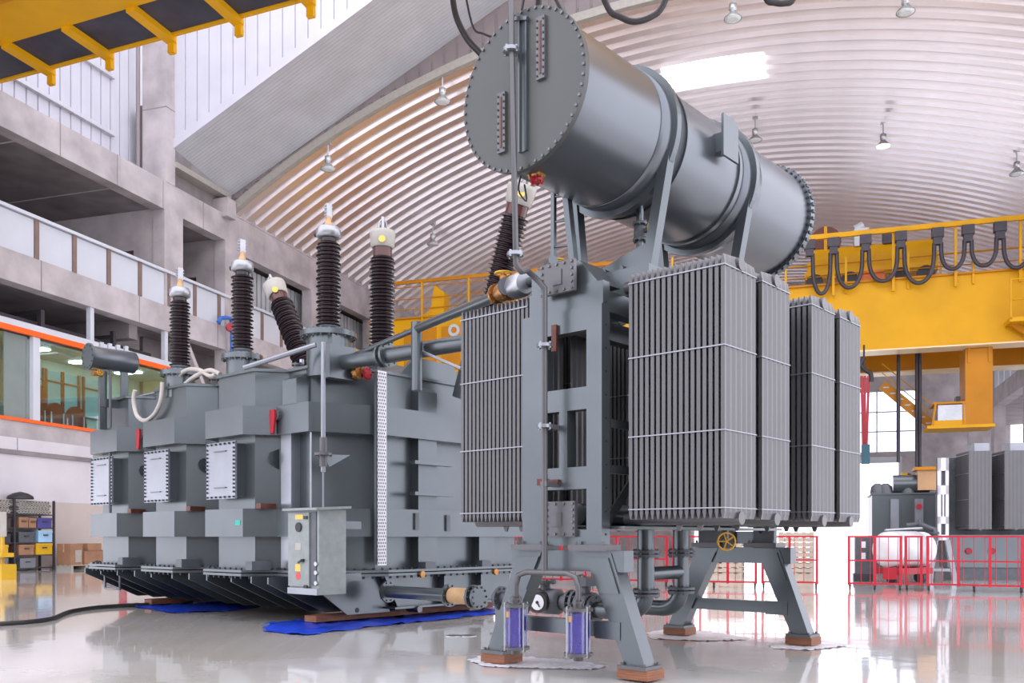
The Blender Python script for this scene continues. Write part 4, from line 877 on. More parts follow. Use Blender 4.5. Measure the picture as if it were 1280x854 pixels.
# ================================================================== CRANES AND LAMPS (hall frame)
fc = Thing('overhead_crane', 'yellow bridge crane spanning the hall behind the radiator stand, with driver cab', 'crane', (-6.0, 50.0, 10.2), 'H')
GW, GZ0, GZ1 = 49.0, 10.55, 13.95; gs0, gs1 = -26.3, 12.0
fc.part('girder', MB().box(gs0+1.5, gs1-0.6, GW, GW+1.1, GZ0, GZ1), M_YEL)
fc.part('bottom_chord', MB().box(gs0+1.5, gs1-0.6, GW-0.10, GW+1.2, GZ0-0.07, GZ0), mat('lit_yellow_chord', (0.80, 0.62, 0.35), 0.35, 0, .06, 1))  # chord yellow lightened to carry the light falling on the flange
fc.part('top_chord', MB().box(gs0+1.5, gs1-0.6, GW-0.15, GW+1.2, GZ1, GZ1+0.09), M_YELD)
fc.part('girder', MB().box(gs0+1.5, gs1-0.6, 54.5, 55.6, GZ0-0.2, GZ1-0.3), M_YELD)
fc.part('bottom_chord', MB().box(gs0+1.5, gs1-0.6, 54.4, 55.7, GZ0-0.27, GZ0-0.2), MATS['lit_yellow_chord'])
for s0 in (gs0, gs1-0.9): fc.part('end_carriage', MB().box(s0, s0+1.3, 47.6, 57.0, GZ0+0.3, GZ0+1.6), M_YEL)
for s0 in (gs0+0.1, gs1-0.5):
    for w0 in (48.2, 56.2): fc.part('wheel', MB().cyl((s0, w0, 11.62), (s0+0.4, w0, 11.62), 0.2, n=16), M_BLACK)
# left part: wedge bracket, plates with panels
q = W(545, 395, GW); fc.part('wedge_bracket', MB().prism([(q[0]-1.0, GZ1), (q[0]+0.5, GZ1), (q[0]+0.5, GZ1+1.4), (q[0]-0.1, GZ1+1.9), (q[0]-0.35, GZ1+0.5)], 1, GW, GW+0.8), M_YEL)
for x0, x1 in ((505, 545), (552, 575)):
    a, b = W(x0, 445, GW-0.05), W(x1, 420, GW-0.05); fc.part('girder_panel', MB().box(a[0], b[0], GW-0.06, GW, GZ0+0.3, GZ1-0.6), M_YELD)
fc.part('lifting_eye', MB().ring((W(568, 405, GW)[0], GW-0.1, 13.1), (0,1,0), 0.18, 0.36, 0.1, 20), M_CLADG)
# railing along the near girder
rz = 15.25
for k, s0 in enumerate([gs0+2+i*2.9 for i in range(14)]):
    fc.part('rail_post', MB().box(s0-0.05, s0+0.05, GW-0.12, GW-0.02, GZ1-0.5, rz if s0 > -6 else 16.1), M_YEL)
fc.part('handrail', MB().bar((gs0+1.6, GW-0.07, 16.1), (-9, GW-0.07, 16.1), 0.12, 0.20), M_YELD)
for dz in (0.5, 1.2, -0.1): fc.part('rail_wire', MB().cyl((gs0+1.6, GW-0.07, 14.6+dz), (-9, GW-0.07, 14.6+dz), 0.03, n=6), M_YELD)
fc.part('festoon_rail', MB().bar((-2.2, GW-0.35, 16.35), (gs1-0.5, GW-0.35, 16.35), 0.18, 0.24), M_YEL)
for s0 in (-1.6, 1.2, 4.0, 6.8, 9.6, 12.4): fc.part('festoon_post', MB().box(s0-0.06, s0+0.06, GW-0.3, GW-0.16, GZ1-0.6, 16.3), M_YEL)
for dz in (14.7, 15.3): fc.part('rail_wire', MB().cyl((-2.2, GW+1.0, dz), (gs1-0.6, GW+1.0, dz), 0.03, n=6), M_YELD)
fc.part('handrail', MB().cyl((-2.2, GW+6.6, 16.9), (gs1-0.6, GW+6.6, 16.9), 0.05, n=6), M_YEL)
for s0 in (-2, 2.5, 7, 11.5): fc.part('rail_post', MB().box(s0-0.05, s0+0.05, GW+6.55, GW+6.65, GZ1-0.4, 16.9), M_YEL)
# festoon carriers and looping cables
cx = [1042, 1082, 1126, 1172, 1210, 1250, 1292]; cs = [W(x, 300, GW-0.4)[0] for x in cx]
bot = [352, 347, 353, 339, 338, 344]
cs = [W(1012, 300, GW-0.4)[0]]+cs; bot = [357]+bot
for s0 in cs: fc.part('festoon_carrier', MB().box(s0-0.27, s0+0.27, GW-0.6, GW-0.2, 15.75, 16.2).box(s0-0.2, s0+0.2, GW-0.55, GW-0.25, 15.4, 15.75), M_SHELF)
for a, b, yb in zip(cs, cs[1:], bot):
    zb = CAMH+(HORIZ-yb)/FPX*44.5; zt = 15.5; pts = []
    for k in range(13):
        t = math.pi*k/12; pts.append((a+0.15+(b-a-0.3)*(1-math.cos(t))/2, GW-0.42, zt-(zt-zb)*math.sin(t)**0.62))
    fc.part('festoon_cable', MB().tube(pts, 0.10, 8, 3), M_SHELF)
# hoist trolley on the girders
ta, tb = W(1006, 330, GW+1)[0], W(1174, 330, GW+1)[0]
tw = GW+1.4
tro = fc.part('hoist_trolley', MB().box(ta, tb, tw, tw+3.6, GZ1+0.75, GZ1+1.1), M_YEL)
fc.part('rope_drum', MB().cyl((ta+0.3, tw+0.6, GZ1+1.75), (tb-0.2, tw+0.6, GZ1+1.75), 0.72, n=20), M_YEL, tro)
fc.part('drum_case', MB().box(ta+0.1, tb, tw-0.1, tw+0.05, GZ1+0.9, GZ1+1.6), M_YEL, tro)
for s0 in (ta+0.5, ta+2.2, tb-1.8, tb-0.6): fc.part('trolley_wheel', MB().cyl((s0, tw-0.35, GZ1+0.5), (s0, tw+0.1, GZ1+0.5), 0.42, n=18), M_BLACK, tro)
fc.part('orange_gearbox', MB().prism([(ta+2.3, GZ1+0.15), (ta+4.0, GZ1+0.15), (ta+3.8, GZ1+0.9), (ta+2.8, GZ1+0.9)], 1, tw-0.3, tw+0.2), mat('orange_casing', (0.6, 0.13, 0.01), 0.45), tro)
rs = W(1032, 298, tw)[0]; fc.part('cable_reel', MB().cyl((rs, tw+0.2, GZ1+2.75), (rs, tw+0.45, GZ1+2.75), 0.78, n=28), M_RUST, tro)
fc.part('reel_post', MB().box(rs-0.08, rs+0.08, tw+0.05, tw+0.2, GZ1+0.9, GZ1+3.5), M_YEL, tro)
ms = W(1077, 295, tw)[0]; fc.part('hoist_motor', MB().box(ms-0.35, ms+0.35, tw, tw+0.7, GZ1+2.3, GZ1+3.2).cyl((ms-0.3, tw+0.3, GZ1+3.2), (ms+0.1, tw+0.3, GZ1+3.4), 0.25, n=14), M_CLADG, tro)
ms = W(1113, 300, tw)[0]; fc.part('brake_box', MB().box(ms-0.35, ms+0.35, tw, tw+0.7, GZ1+2.3, GZ1+3.0), M_SHELF, tro)
# ropes, hook block
for x in (1123, 1146, 1150):
    s0 = W(x, 500, GW+2.5)[0]; fc.part('hoist_rope', MB().cyl((s0, GW+2.5, 14.2), (s0, GW+2.5, CAMH+(HORIZ-(580 if x < 1130 else 598))/FPX*48.5), 0.09, n=8), M_SHELF)
hb = Vector(W(1138, 602, GW+2.5)); blk = fc.part('hook_block', MB().cyl(hb+Vector((-0.5,0,0.15)), hb+Vector((0.5,0,-0.2)), 0.38, n=18), M_PLY)
for t in (-0.25, 0.2): fc.part('black_stripe', MB().cyl(hb+Vector((t,0,-t*0.35)), hb+Vector((t+0.16,0,-(t+0.16)*0.35)), 0.39, n=18), M_BLACK, blk)
fc.part('hook', MB().tube([hb+Vector((0,0,-0.3)), hb+Vector((0,0,-0.7)), hb+Vector((0.25,0,-0.95)), hb+Vector((0.5,0,-0.75))], 0.09, 8, 4), M_DARKG, blk)
# driver cab under the girder
A = W(1205, 473, 50.0); B = W(1239, 531, 50.0)
cabr = fc.part('cab_box', MB().box(A[0], B[0], 49.6, 51.4, B[2], GZ0-0.1), M_YELD)
C_ = W(1163, 531, 50.0); cl, cr, cz0_, cz1_ = C_[0], A[0], B[2], W(1165, 507, 50)[2]-0.75
fc.part('cab_floor', MB().box(cl-0.2, B[0]+0.1, 49.5, 51.5, cz0_-0.15, cz0_), M_YEL, cabr)
fc.part('cab_roof', MB().box(cl+0.1, cr, 49.6, 51.4, cz1_+0.75, cz1_+0.85), M_YELD, cabr)
for s0, s1 in ((cl+0.2, cl+0.32), (cl+1.45, cl+1.6)): fc.part('cab_post', MB().bar((s0-0.15 if s0 < cl+1 else s0, 49.65, cz0_), (s0, 49.65, cz1_+0.8), 0.14, 0.1), M_YELD, cabr)
fc.part('cab_window', MB().box(cl+0.3, cl+1.45, 49.64, 49.66, cz0_+0.25, cz1_+0.7), G_CAB, cabr); fc.part('cab_window', MB().box(cl+1.6, cr-0.05, 49.64, 49.66, cz0_+0.25, cz1_+0.7), G_CAB, cabr)
fc.part('cab_sill', MB().box(cl+0.1, cr, 49.6, 49.7, cz0_, cz0_+0.25), M_YEL, cabr)
fc.part('cab_seat', MB().box(cl+0.7, cl+1.4, 50.2, 50.8, cz0_, cz0_+0.9).box(cl+1.2, cl+1.4, 50.2, 50.8, cz0_+0.9, cz0_+1.5), M_SHELF, cabr)
for s0 in (A[0]+0.1, B[0]-0.2): fc.part('cab_hanger', MB().box(s0, s0+0.12, 49.55, 49.65, GZ0-0.8, GZ0+0.6), M_YELD, cabr)
a, b = Vector(W(1103, 481, 51.8)), Vector(W(1166, 533, 51.8)); lad2 = fc.part('stair_stringer', MB().bar(a, b, 0.12, 0.5), M_YELD)
for k in range(7): q = a.lerp(b, (k+.5)/7); fc.part('stair_tread', MB().box(q.x-0.15, q.x+0.15, q.y-0.08, q.y+0.5, q.z-0.03, q.z+0.03), M_PLATE, lad2)
for dz in (0.7, 1.2): fc.part('stair_rail', MB().cyl(a+Vector((0,0.4,dz)), b+Vector((0,0.4,dz)), 0.03, n=6), M_YEL, lad2)
a, b = W(1259, 403, GW-0.6), W(1279, 352, GW-0.6); plat = fc.part('side_platform', MB().box(a[0], b[0]+1.5, GW-1.2, GW, a[2]-0.1, a[2]+0.1), M_YEL)
for s0 in (a[0]+0.05, a[0]+0.8, a[0]+1.6): fc.part('platform_post', MB().box(s0-0.04, s0+0.04, GW-1.2, GW-1.1, a[2], b[2]), M_YEL, plat)
for z in (b[2], (a[2]+b[2])/2): fc.part('platform_rail', MB().cyl((a[0], GW-1.15, z), (b[0]+1.5, GW-1.15, z), 0.04, n=6), M_YEL, plat)
fc.part('platform_brace', MB().bar((a[0]+0.1, GW-0.6, a[2]), (a[0]+1.4, GW-0.1, a[2]-0.9), 0.12, 0.25), M_YELD, plat)
# red slings on a chain hanging from the girder
sl = Thing('lifting_sling', 'red lifting slings on a black chain hook hanging behind the last radiator', 'sling', W(1081, 580, 47.5), 'H')
h0 = Vector(W(1080, 460, 47.5))
sl.part('chain', MB().cyl(h0, (h0.x, h0.y, GZ0-0.02), 0.05, n=6), M_BLACK)
sl.part('hook', MB().tube([h0+Vector(p) for p in ((0,0,0.5), (-0.15,0,0.2), (0.05,0,-0.1), (0.3,0,-0.3), (0.32,0,-0.7))], 0.11, 8, 4), M_BLACK)
for x0, x1 in ((1077, 1079), (1086, 1083), (1081, 1081)):
    a, b = W(x0, 470, 47.5), W(x1, 562, 47.5); sl.part('red_strap', MB().bar(a, b, 0.10, 0.12), M_RED)
sl.part('blue_pad', MB().box(W(1077, 570, 47.5)[0], W(1087, 570, 47.5)[0], 47.3, 47.7, W(1081, 580, 47.5)[2], W(1081, 556, 47.5)[2]), mat('dark_teal_pad', (0.03, 0.10, 0.14), 0.6))
# ---------------- near overhead crane, seen from below
def cw(s): return 24.74-0.0796*(s+26.83)
nc = Thing('overhead_crane', 'yellow overhead crane girder seen from below at the upper left, with dark walkway panels', 'crane', (-18.0, 22.5, 17.0), 'H')
def skew(s0, s1, d0, d1, z0, z1):
    m = MB(); vs = [(s, cw(s)-d, z) for z in (z0, z1) for s, d in ((s0, d0), (s1, d0), (s1, d1), (s0, d1))]
    m.add(vs, [(3,2,1,0),(4,5,6,7),(0,1,5,4),(1,2,6,5),(2,3,7,6),(3,0,4,7)]); return m
nc.part('girder', skew(-26.9, 15.5, 3.6, 1.75, 17.0, 19.6), M_YEL)
nc.part('girder_lip', skew(-26.9, 15.5, 3.8, 3.55, 16.85, 17.0), M_YELD)
nc.part('walkway_edge', skew(-26.95, 15.5, 0.14, 0.0, 17.0, 17.22), M_YEL)
bs = [-27.08+2.62*k for k in range(16)]
for i, s0 in enumerate(bs):
    if s0 > -26.6: nc.part('walkway_bracket', skew(s0-0.17, s0+0.17, 1.8, -0.1, 16.86, 17.05), M_YEL); nc.part('bracket_end', skew(s0-0.12, s0+0.12, 0.0, -0.16, 16.55, 17.1), M_YEL)
    nc.part('walkway_panel', skew(max(s0+0.05, -26.9), s0+2.57, 1.75, 0.15, 17.06, 17.10), M_WALK)
nc.part('girder', skew(-26.9, 15.5, 9.0, 7.2, 17.0, 19.6), M_YEL)
for s0 in (-26.9, 14.5): nc.part('end_carriage', skew(s0, s0+1.0, 10.0, 0.8, 17.0, 18.4), M_YEL)
for pts, r in ((((563, -40), (568, 12), (580, 42), (594, 60), (612, 74), (640, 70), (668, 40), (676, -40)), 0.085), (((576, -40), (590, 30), (604, 42), (625, 45), (650, 20), (660, -40)), 0.03), (((742, -40), (760, 10), (775, 21), (792, 27), (812, 22), (828, 8), (846, -40)), 0.085), (((950, -40), (958, -2), (968, 3), (980, 4), (992, -2), (1000, -40)), 0.085)):
    nc.part('festoon_cable', MB().tube([D('H', x, y, 25.0) for x, y in pts], r, 8, 5), M_BLACK)
# ---------------- high-bay lamps under the vault
def hood():
    m = MB(); m.lathe((0,0,0), (0,0,1), [(0, 0.36), (0.05, 0.36), (0.17, 0.24), (0.30, 0.13), (0.34, 0.12), (0.36, 0.16), (0.62, 0.16), (0.66, 0.10)], 20, False); return m.data('lamp_hood', M_LAMPG)
HOOD = hood(); LENS = MB().lathe((0,0,-0.03), (0,0,1), [(0, 0.2), (0.03, 0.34), (0.06, 0.34)], 20).data('lamp_lens', M_LENS); LENS2 = LENS.copy(); LENS2.materials[0] = M_LENSON
CORD = MB().cyl((0,0,0.64), (0,0,1.25), 0.035, n=8).data('lamp_stem', M_CLADG)
lamps = [(410, 212, 'unlit high-bay lamp low on the left curve of the vault'), (553, 128, 'unlit high-bay lamp left of the conservator, nearest its round end'), (541, 306, 'small far high-bay lamp between the tall bushings'), (916, 24, 'high-bay lamp at the top edge, above the skylight'),
         (1132, 16, 'high-bay lamp at the top edge, far right of the skylight'), (1104, 183, 'lit high-bay lamp hanging over the trolley of the far crane'), (1271, 218, 'high-bay lamp cut by the right edge'), (944, 176, 'high-bay lamp partly hidden behind the conservator')]
for x, y, lb in lamps:
    q = vault_hit(x, y, 1.2); t = Thing('high_bay_lamp', lb, 'lamp', q, 'H', 'high-bay lamps under the vault')
    t.inst('lamp_hood', HOOD, q); t.inst('lamp_lens', LENS2 if x == 1104 else LENS, q); t.inst('lamp_stem', CORD, q)
    t.part('ceiling_box', MB().box(q[0]-0.14, q[0]+0.14, q[1]-0.12, q[1]+0.12, q[2]+1.2, q[2]+1.4), M_CLADG)
# ================================================================== LEFT SIDE: shelving, boxes, cable, office furniture
sh = Thing('storage_shelf', 'dark steel storage rack with crowded shelves against the left wall', 'shelf', (-26.5, 24.9, 0), 'H')
w0s, w1s, s0s, s1s = 22.0, 26.5, -26.85, -26.2; wm = 24.75
for w_ in (w0s, wm, w1s):
    for s_ in (s0s, s1s): sh.part('upright', MB().box(s_-0.035, s_+0.035, w_-0.035, w_+0.035, 0, 2.5), M_SHELF)
lev = (0.10, 0.56, 1.0, 1.52, 2.0)
for z in lev: sh.part('shelf_board', MB().box(s0s, s1s, w0s, w1s, z-0.04, z), M_SHELF)
def box_item(name, w0, w1, z0, h, m, label, cat, sdep=0.5, group=None):
    t = Thing(name, label, cat, (-26.5, (w0+w1)/2, z0), 'H', group)
    s1 = -26.2; t.part('body', MB().box(s1-sdep, s1, w0, w1, z0, z0+h*0.78), m)
    t.part('lid', MB().box(s1-sdep-0.01, s1+0.012, w0-0.012, w1+0.012, z0+h*0.78, z0+h), m)
    t.part('handle', MB().box(s1+0.012, s1+0.035, (w0+w1)/2-0.1, (w0+w1)/2+0.1, z0+h*0.55, z0+h*0.66), M_SHELF)
    return t
for a, b, lb in ((22.3, 24.6, 'bundle of white tubes stacked on the left half of the rack top'), (24.9, 26.4, 'bundle of white tubes stacked on the right half of the rack top')):
    m = MB(); r = 0.062
    for j in range(4):
        for k in range(int((b-a)/0.135)):
            w_ = a+0.07+k*0.135+(0.067 if j % 2 else 0)
            if w_+r < b: m.ring((-26.75, w_, 2.07+j*0.117), (1,0,0), r*0.62, r, 0.55, 10)
    o = single('tube_bundle', m, M_CREAM, lb, 'tubes', (-26.5, (a+b)/2, 2.0), 'H', 'tube bundles'); o['kind'] = 'stuff'
box_item('cardboard_carton', 24.95, 25.35, 1.52, 0.36, M_CARD, 'brown carton on the rack shelf beside the dark blue case', 'box'); box_item('cardboard_carton', 25.39, 25.7, 1.52, 0.34, M_CARD, 'brown carton on the rack shelf touching the dark blue case', 'box')
box_item('tool_case', 25.75, 26.4, 1.52, 0.36, M_PURPLE, 'dark blue-violet case on the rack, upper right', 'case')
box_item('tool_case', 25.8, 26.42, 1.0, 0.42, M_LIGHTBLUE, 'light blue case on the middle shelf of the rack', 'case')
box_item('tool_case', 25.7, 26.42, 0.56, 0.40, M_PLY, 'yellow case on the rack, right end', 'case'); box_item('tool_case', 23.7, 24.5, 0.56, 0.36, M_PLY, 'yellow case on the rack, left of the middle upright', 'case')
box_item('tool_box', 23.7, 24.6, 1.52, 0.32, M_SHELF, 'black tool box on the upper rack shelf at the left', 'box'); box_item('tool_box', 23.8, 24.6, 1.0, 0.3, M_SHELF, 'black tool box on the middle rack shelf at the left', 'box')
box_item('tool_box', 24.95, 25.6, 1.0, 0.36, M_DARKG, 'grey tool box left of the light blue case', 'box'); box_item('parts_bin', 25.0, 25.65, 0.10, 0.34, M_PLATE, 'pale grey parts bin on the bottom rack shelf', 'bin'); box_item('parts_bin', 24.0, 24.5, 0.10, 0.36, M_PLATE, 'small pale grey bin on the bottom rack shelf, left', 'bin')
box_item('cardboard_carton', 24.95, 25.6, 0.56, 0.36, M_CARD, 'brown carton left of the yellow case on the rack', 'box')
bk = Thing('blue_basket', 'blue plastic basket on top of the rack', 'basket', (-26.5, 24.0, 2.54), 'H')
bk.part('basket_wall', MB().lathe((-26.5, 24.0, 2.55), (0,0,1), [(0, 0.22), (0.28, 0.27), (0.28, 0.25), (0.02, 0.2)], 4, False, False), M_BLUE); bk.part('basket_rim', MB().lathe((-26.5, 24.0, 2.83), (0,0,1), [(0, 0.27), (0, 0.3), (0.03, 0.3), (0.03, 0.27), (0, 0.27)], 4, False, False), M_BLUE)
single('black_cover', MB().lathe((-26.5, 25.3, 2.53), (0,0,1), [(0, 0.45), (0.1, 0.42), (0.2, 0.25), (0.26, 0.02)], 12), M_BLACK, 'black folded cover lying on top of the rack', 'cover', (-26.5, 25.3, 2.53), 'H')
# yellow stand at the left edge
ys = Thing('yellow_stand', 'yellow post with stacked yellow boxes at the left edge', 'stand', (-25.0, 23.2, 0), 'H')
yq = G('H', 3, 724); ys.org = Vector(yq); ys.e.location = to_world('H', yq)
ys.part('post', MB().box(yq[0]-0.04, yq[0]+0.04, yq[1]-0.04, yq[1]+0.04, 0, 1.9), M_PLY); ys.part('box', MB().box(yq[0]-0.25, yq[0]+0.3, yq[1]-0.3, yq[1]+0.2, 0, 0.42), M_PLY); ys.part('box', MB().box(yq[0]-0.22, yq[0]+0.26, yq[1]-0.28, yq[1]+0.15, 0.62, 0.74), M_PLY); ys.part('white_panel', MB().box(yq[0]-0.2, yq[0]+0.2, yq[1]-0.06, yq[1]-0.04, 1.2, 1.9), M_CREAM)
# cartons on low pallets
def pallet(label, fr, c, L, Wd, hh=0.14, m=M_PALLET, group=None):
    t = Thing('pallet', label, 'pallet', c, fr, group); x, y, z = c
    for k in range(5): a = x-Wd/2+Wd*k/4*0.88; t.part('deck_board', MB().box(a, a+Wd*0.12, y-L/2, y+L/2, z+hh*0.8, z+hh), m)
    for yy in (y-L/2, y-0.05, y+L/2-0.1): t.part('runner', MB().box(x-Wd/2, x+Wd/2, yy, yy+0.1, z, z+hh*0.8), m)
    return t
def carton(label, c, sx, sy, sz, sheet=False):
    t = Thing('cardboard_box', label, 'box', c, 'H', 'cartons beside the rack'); x, y, z = c
    t.part('carton_body', MB().box(x-sx/2, x+sx/2, y-sy/2, y+sy/2, z, z+sz), M_CARD)
    t.part('packing_tape', MB().box(x-0.03, x+0.03, y-sy/2-0.003, y+sy/2+0.003, z+sz*0.6, z+sz+0.003), M_TAN)
    if sheet: t.part('label_sheet', MB().box(x+sx/2, x+sx/2+0.005, y-0.05, y+sy/2-0.06, z+0.1, z+sz*0.7), M_CREAM)
pallet('white pallet under the cartons beside the rack', 'H', (-26.0, 27.35, 0), 1.5, 1.0, 0.16, M_CREAM, 'pallets beside the rack'); pallet('white pallet under the last carton, nearer the transformer', 'H', (-26.0, 29.0, 0), 1.5, 1.0, 0.16, M_CREAM, 'pallets beside the rack')
carton('tall brown carton with a white sheet next to the rack', (-25.9, 26.95, 0.16), 0.6, 0.6, 0.78, True); carton('wide brown carton in the middle of the row beside the rack', (-25.9, 27.75, 0.16), 0.7, 0.9, 0.5); carton('small flat carton lying on the wide brown carton', (-25.9, 27.9, 0.665), 0.5, 0.7, 0.28); carton('brown carton at the end of the row, nearest the transformer', (-25.9, 28.95, 0.16), 0.6, 0.85, 0.52)
bm = Thing('floor_machine', 'small black and blue machine on the floor behind the transformer base', 'machine', G('H', 145, 716), 'H'); q = G('H', 145, 716)
bm.part('motor', MB().cyl((q[0]-0.3, q[1], 0.32), (q[0]+0.3, q[1], 0.32), 0.24, n=16), M_SHELF); bm.part('blue_base', MB().box(q[0]-0.4, q[0]+0.45, q[1]-0.25, q[1]+0.25, 0, 0.12), M_BLUE); bm.part('red_post', MB().box(q[0]-0.15, q[0]+0.1, q[1]+0.3, q[1]+0.4, 0, 1.7), M_RED)
# floor cable, drains, blue pipe
single('floor_cable', MB().tube([G('H', x, y, 0.03) for x, y in ((-60, 784), (0, 780), (40, 777), (66, 773), (80, 767), (95, 763), (130, 758.5), (190, 755.5), (240, 753))], 0.03, 8, 4), M_BLACK, 'black cable snaking across the floor at the left', 'cable', G('H', 60, 775), 'H')
for x, y, lb in ((567, 795, 'round dark floor cover, left one, in front of the tank'), (586, 795, 'round dark floor cover, right one, in front of the tank')):
    q = G('T', x, y); t = Thing('floor_cover', lb, 'floor cover', q, 'T', 'floor covers'); t.part('lid', MB().cyl((q[0], q[1], 0), (q[0], q[1], 0.006), 0.085, n=20), M_DARKG); t.part('rim', MB().ring((q[0], q[1], 0), (0,0,1), 0.088, 0.1, 0.008, 24), M_STEEL)
bp_ = Thing('blue_wall_pipe', 'blue bent pipe with a red valve standing on the left wall', 'pipe', S(290, 440, SL+0.3), 'H')
bp_.part('pipe', MB().tube([S(x, y, SL+0.4) for x, y in ((290, 470), (290, 404), (288, 398), (282, 397), (276, 398), (273, 403))], 0.10, 10), M_BLUE); q = S(287, 410, SL+0.5); bp_.part('red_valve', MB().cyl(q, (q[0]+0.2, q[1]-0.2, q[2]), 0.2, n=12), M_RED)
# curved red-brown armchairs behind the office glass
for x, y, r, lb in ((42, 525, 0.55, 'tall red-brown curved chair back behind the office glass, beside the white post'), (66, 523, 0.52, 'red-brown rounded sofa back behind the office glass, the middle one'), (92, 527, 0.52, 'red-brown rounded sofa back behind the office glass, the right one')):
    q = S(x, y, SL-0.9); t = Thing('office_sofa', lb, 'sofa', (q[0], q[1], 5.34), 'H', 'sofas in the office'); pts = []
    hh = 1.05 if x > 50 else 1.7
    prof = [(-r, 0)]+[(r*math.cos(a)*-1, 0.25+(hh-0.25)*math.sin(a)) for a in [math.pi*k/14 for k in range(15)]]+[(r, 0)]
    t.part('backrest', MB().prism([(q[1]+a, 5.34+b) for a, b in prof], 0, q[0], q[0]+0.18), M_CHAIR)
    t.part('seat', MB().box(q[0]-0.7, q[0], q[1]-r*0.85, q[1]+r*0.85, 5.44, 5.8), M_CHAIR)
    for a in (-0.35, 0.25): t.part('chrome_leg', MB().cyl((q[0]+0.28, q[1]+a, 5.34), (q[0]+0.28, q[1]+a, 6.0), 0.03, n=8).cyl((q[0]+0.28, q[1]+a, 5.35), (q[0]+0.1, q[1]+a, 5.42), 0.03, n=8), M_STEEL)
# ================================================================== BARRIERS
def barrier(s0, s1, w, label, dw=0.0):
    t = Thing('safety_barrier', label, 'barrier', ((s0+s1)/2, w, 0), 'H', 'red wheeled barriers'); L = s1-s0
    f = lambda a: w+dw*(a-s0)/max(L, .01)
    n = max(1, round(L/0.62))
    for k in range(n+1): a = s0+0.03+(L-0.06)*k/n; t.part('post', MB().box(a-0.028, a+0.028, f(a)-0.028, f(a)+0.028, 0.10, 1.2), M_REDF)
    for z, h in ((1.2, 0.04), (0.66, 0.035), (0.14, 0.04)): t.part('rail', MB().bar((s0, f(s0), z), (s1, f(s1), z), 0.045, h), M_REDF)
    nb = max(2, round(L/0.2))
    for k in range(nb): a = s0+L*(k+.5)/nb; t.part('thin_bar', MB().cyl((a, f(a), 0.14), (a, f(a), 1.2), 0.008, n=5), M_REDF)
    for a in ([s0+0.05, (s0+s1)/2, s1-0.05] if L > 1 else [s0+0.05]):
        t.part('castor', MB().cyl((a-0.02, f(a), 0.05), (a+0.02, f(a), 0.05), 0.05, n=12).box(a-0.025, a+0.025, f(a)-0.02, f(a)+0.02, 0.07, 0.13), M_BLACK)
barrier(-9.2, -7.25, 22.0, 'red barrier seen between the tank and the radiator stand'); barrier(-7.15, -5.2, 22.0, 'red barrier behind the two violet breathers'); barrier(-5.1, -3.2, 22.0, 'red barrier behind the vertical oil pipes')
barrier(-3.1, -1.13, 21.9, 'red barrier seen through the far trestle legs'); barrier(-1.05, 0.22, 22.2, 'red barrier to the right of the far trestle, washed out by the doorway light')
barrier(0.85, 2.0, 22.1, 'red barrier in front of the white tank on its trailer'); barrier(2.06, 2.44, 22.3, 'narrow red barrier gate in front of the white tank'); barrier(2.5, 4.38, 22.2, 'red barrier in front of the far radiators', -0.3); barrier(4.44, 6.4, 21.9, 'red barrier cut by the right edge')
# ================================================================== BACKGROUND ON THE RIGHT
# pallets stacked by the doorway
pc = G('H', 930, 722)
for i, (x, lb) in enumerate(((905, 'left'), (995, 'right'))):
    q = G('H', x, 722)
    for k in range(9): pallet('wooden pallet in the %s stack near the doorway, number %s from the floor' % (lb, ('one','two','three','four','five','six','seven','eight','nine')[k]), 'H', (q[0], q[1]+0.6, k*0.15), 1.1, 1.0, 0.135, group='stacked pallets near the doorway')
# far radiator stand (a second cooler)
ANG['R'] = R_(-8.0)
def fr_at(x, Z): a = from_world('R', (x-640)/FPX*Z, Z); return a
ru, rv = fr_at(1172, 25.0)
rs_ = Thing('transformer_cooler', 'grey radiator stand with slotted white end frame beyond the barriers at the right', 'transformer cooler', (ru+1.5, rv, 0), 'R')
m = MB(); e0 = ru-0.02; m.box(e0, e0+0.08, rv-0.10, rv-0.02, 1.1, 3.35); m.box(e0+0.20, e0+0.28, rv-0.10, rv-0.02, 1.1, 3.35)
for z0, z1 in ((3.0, 3.35), (2.35, 2.6), (1.55, 1.75), (1.1, 1.25)): m.box(e0, e0+0.28, rv-0.10, rv-0.02, z0, z1)
m.box(e0+0.12, e0+0.16, rv-0.1, rv-0.02, 1.75, 2.35); rs_.part('end_frame', m, M_WTANK); rs_.part('slot_dark_sheet', MB().box(e0, e0+0.28, rv, rv+0.06, 1.1, 3.35), M_DARKG)  # dark sheet added behind the white frame so its slots look dark
for a, b in ((e0-0.05, e0-0.2), (e0+0.25, e0+0.45)): rs_.part('leg', MB().bar((a, rv-0.06, 1.1), (b, rv-0.06, 0), 0.12, 0.10, (0,1,0)), M_PLATE)
rs_.part('leg_brace', MB().box(e0-0.18, e0+0.4, rv-0.09, rv-0.05, 0.25, 0.33), M_PLATE)
fr_mesh = MB().box(-0.011, 0.011, -0.27, 0.27, 1.40, 3.5).data('fin', M_GREYL)
flat_mesh = None
def fin2():
    m = MB(); n = 12
    ring = [(-0.29+0.58*i/n, -0.014-(0.006 if i % 2 else 0)) for i in range(n+1)]+[(0.29, 0.014), (-0.29, 0.014)]
    return m.prism(ring, 2, 1.40, 3.5).data('fin', M_GREYL)
F2 = fin2()
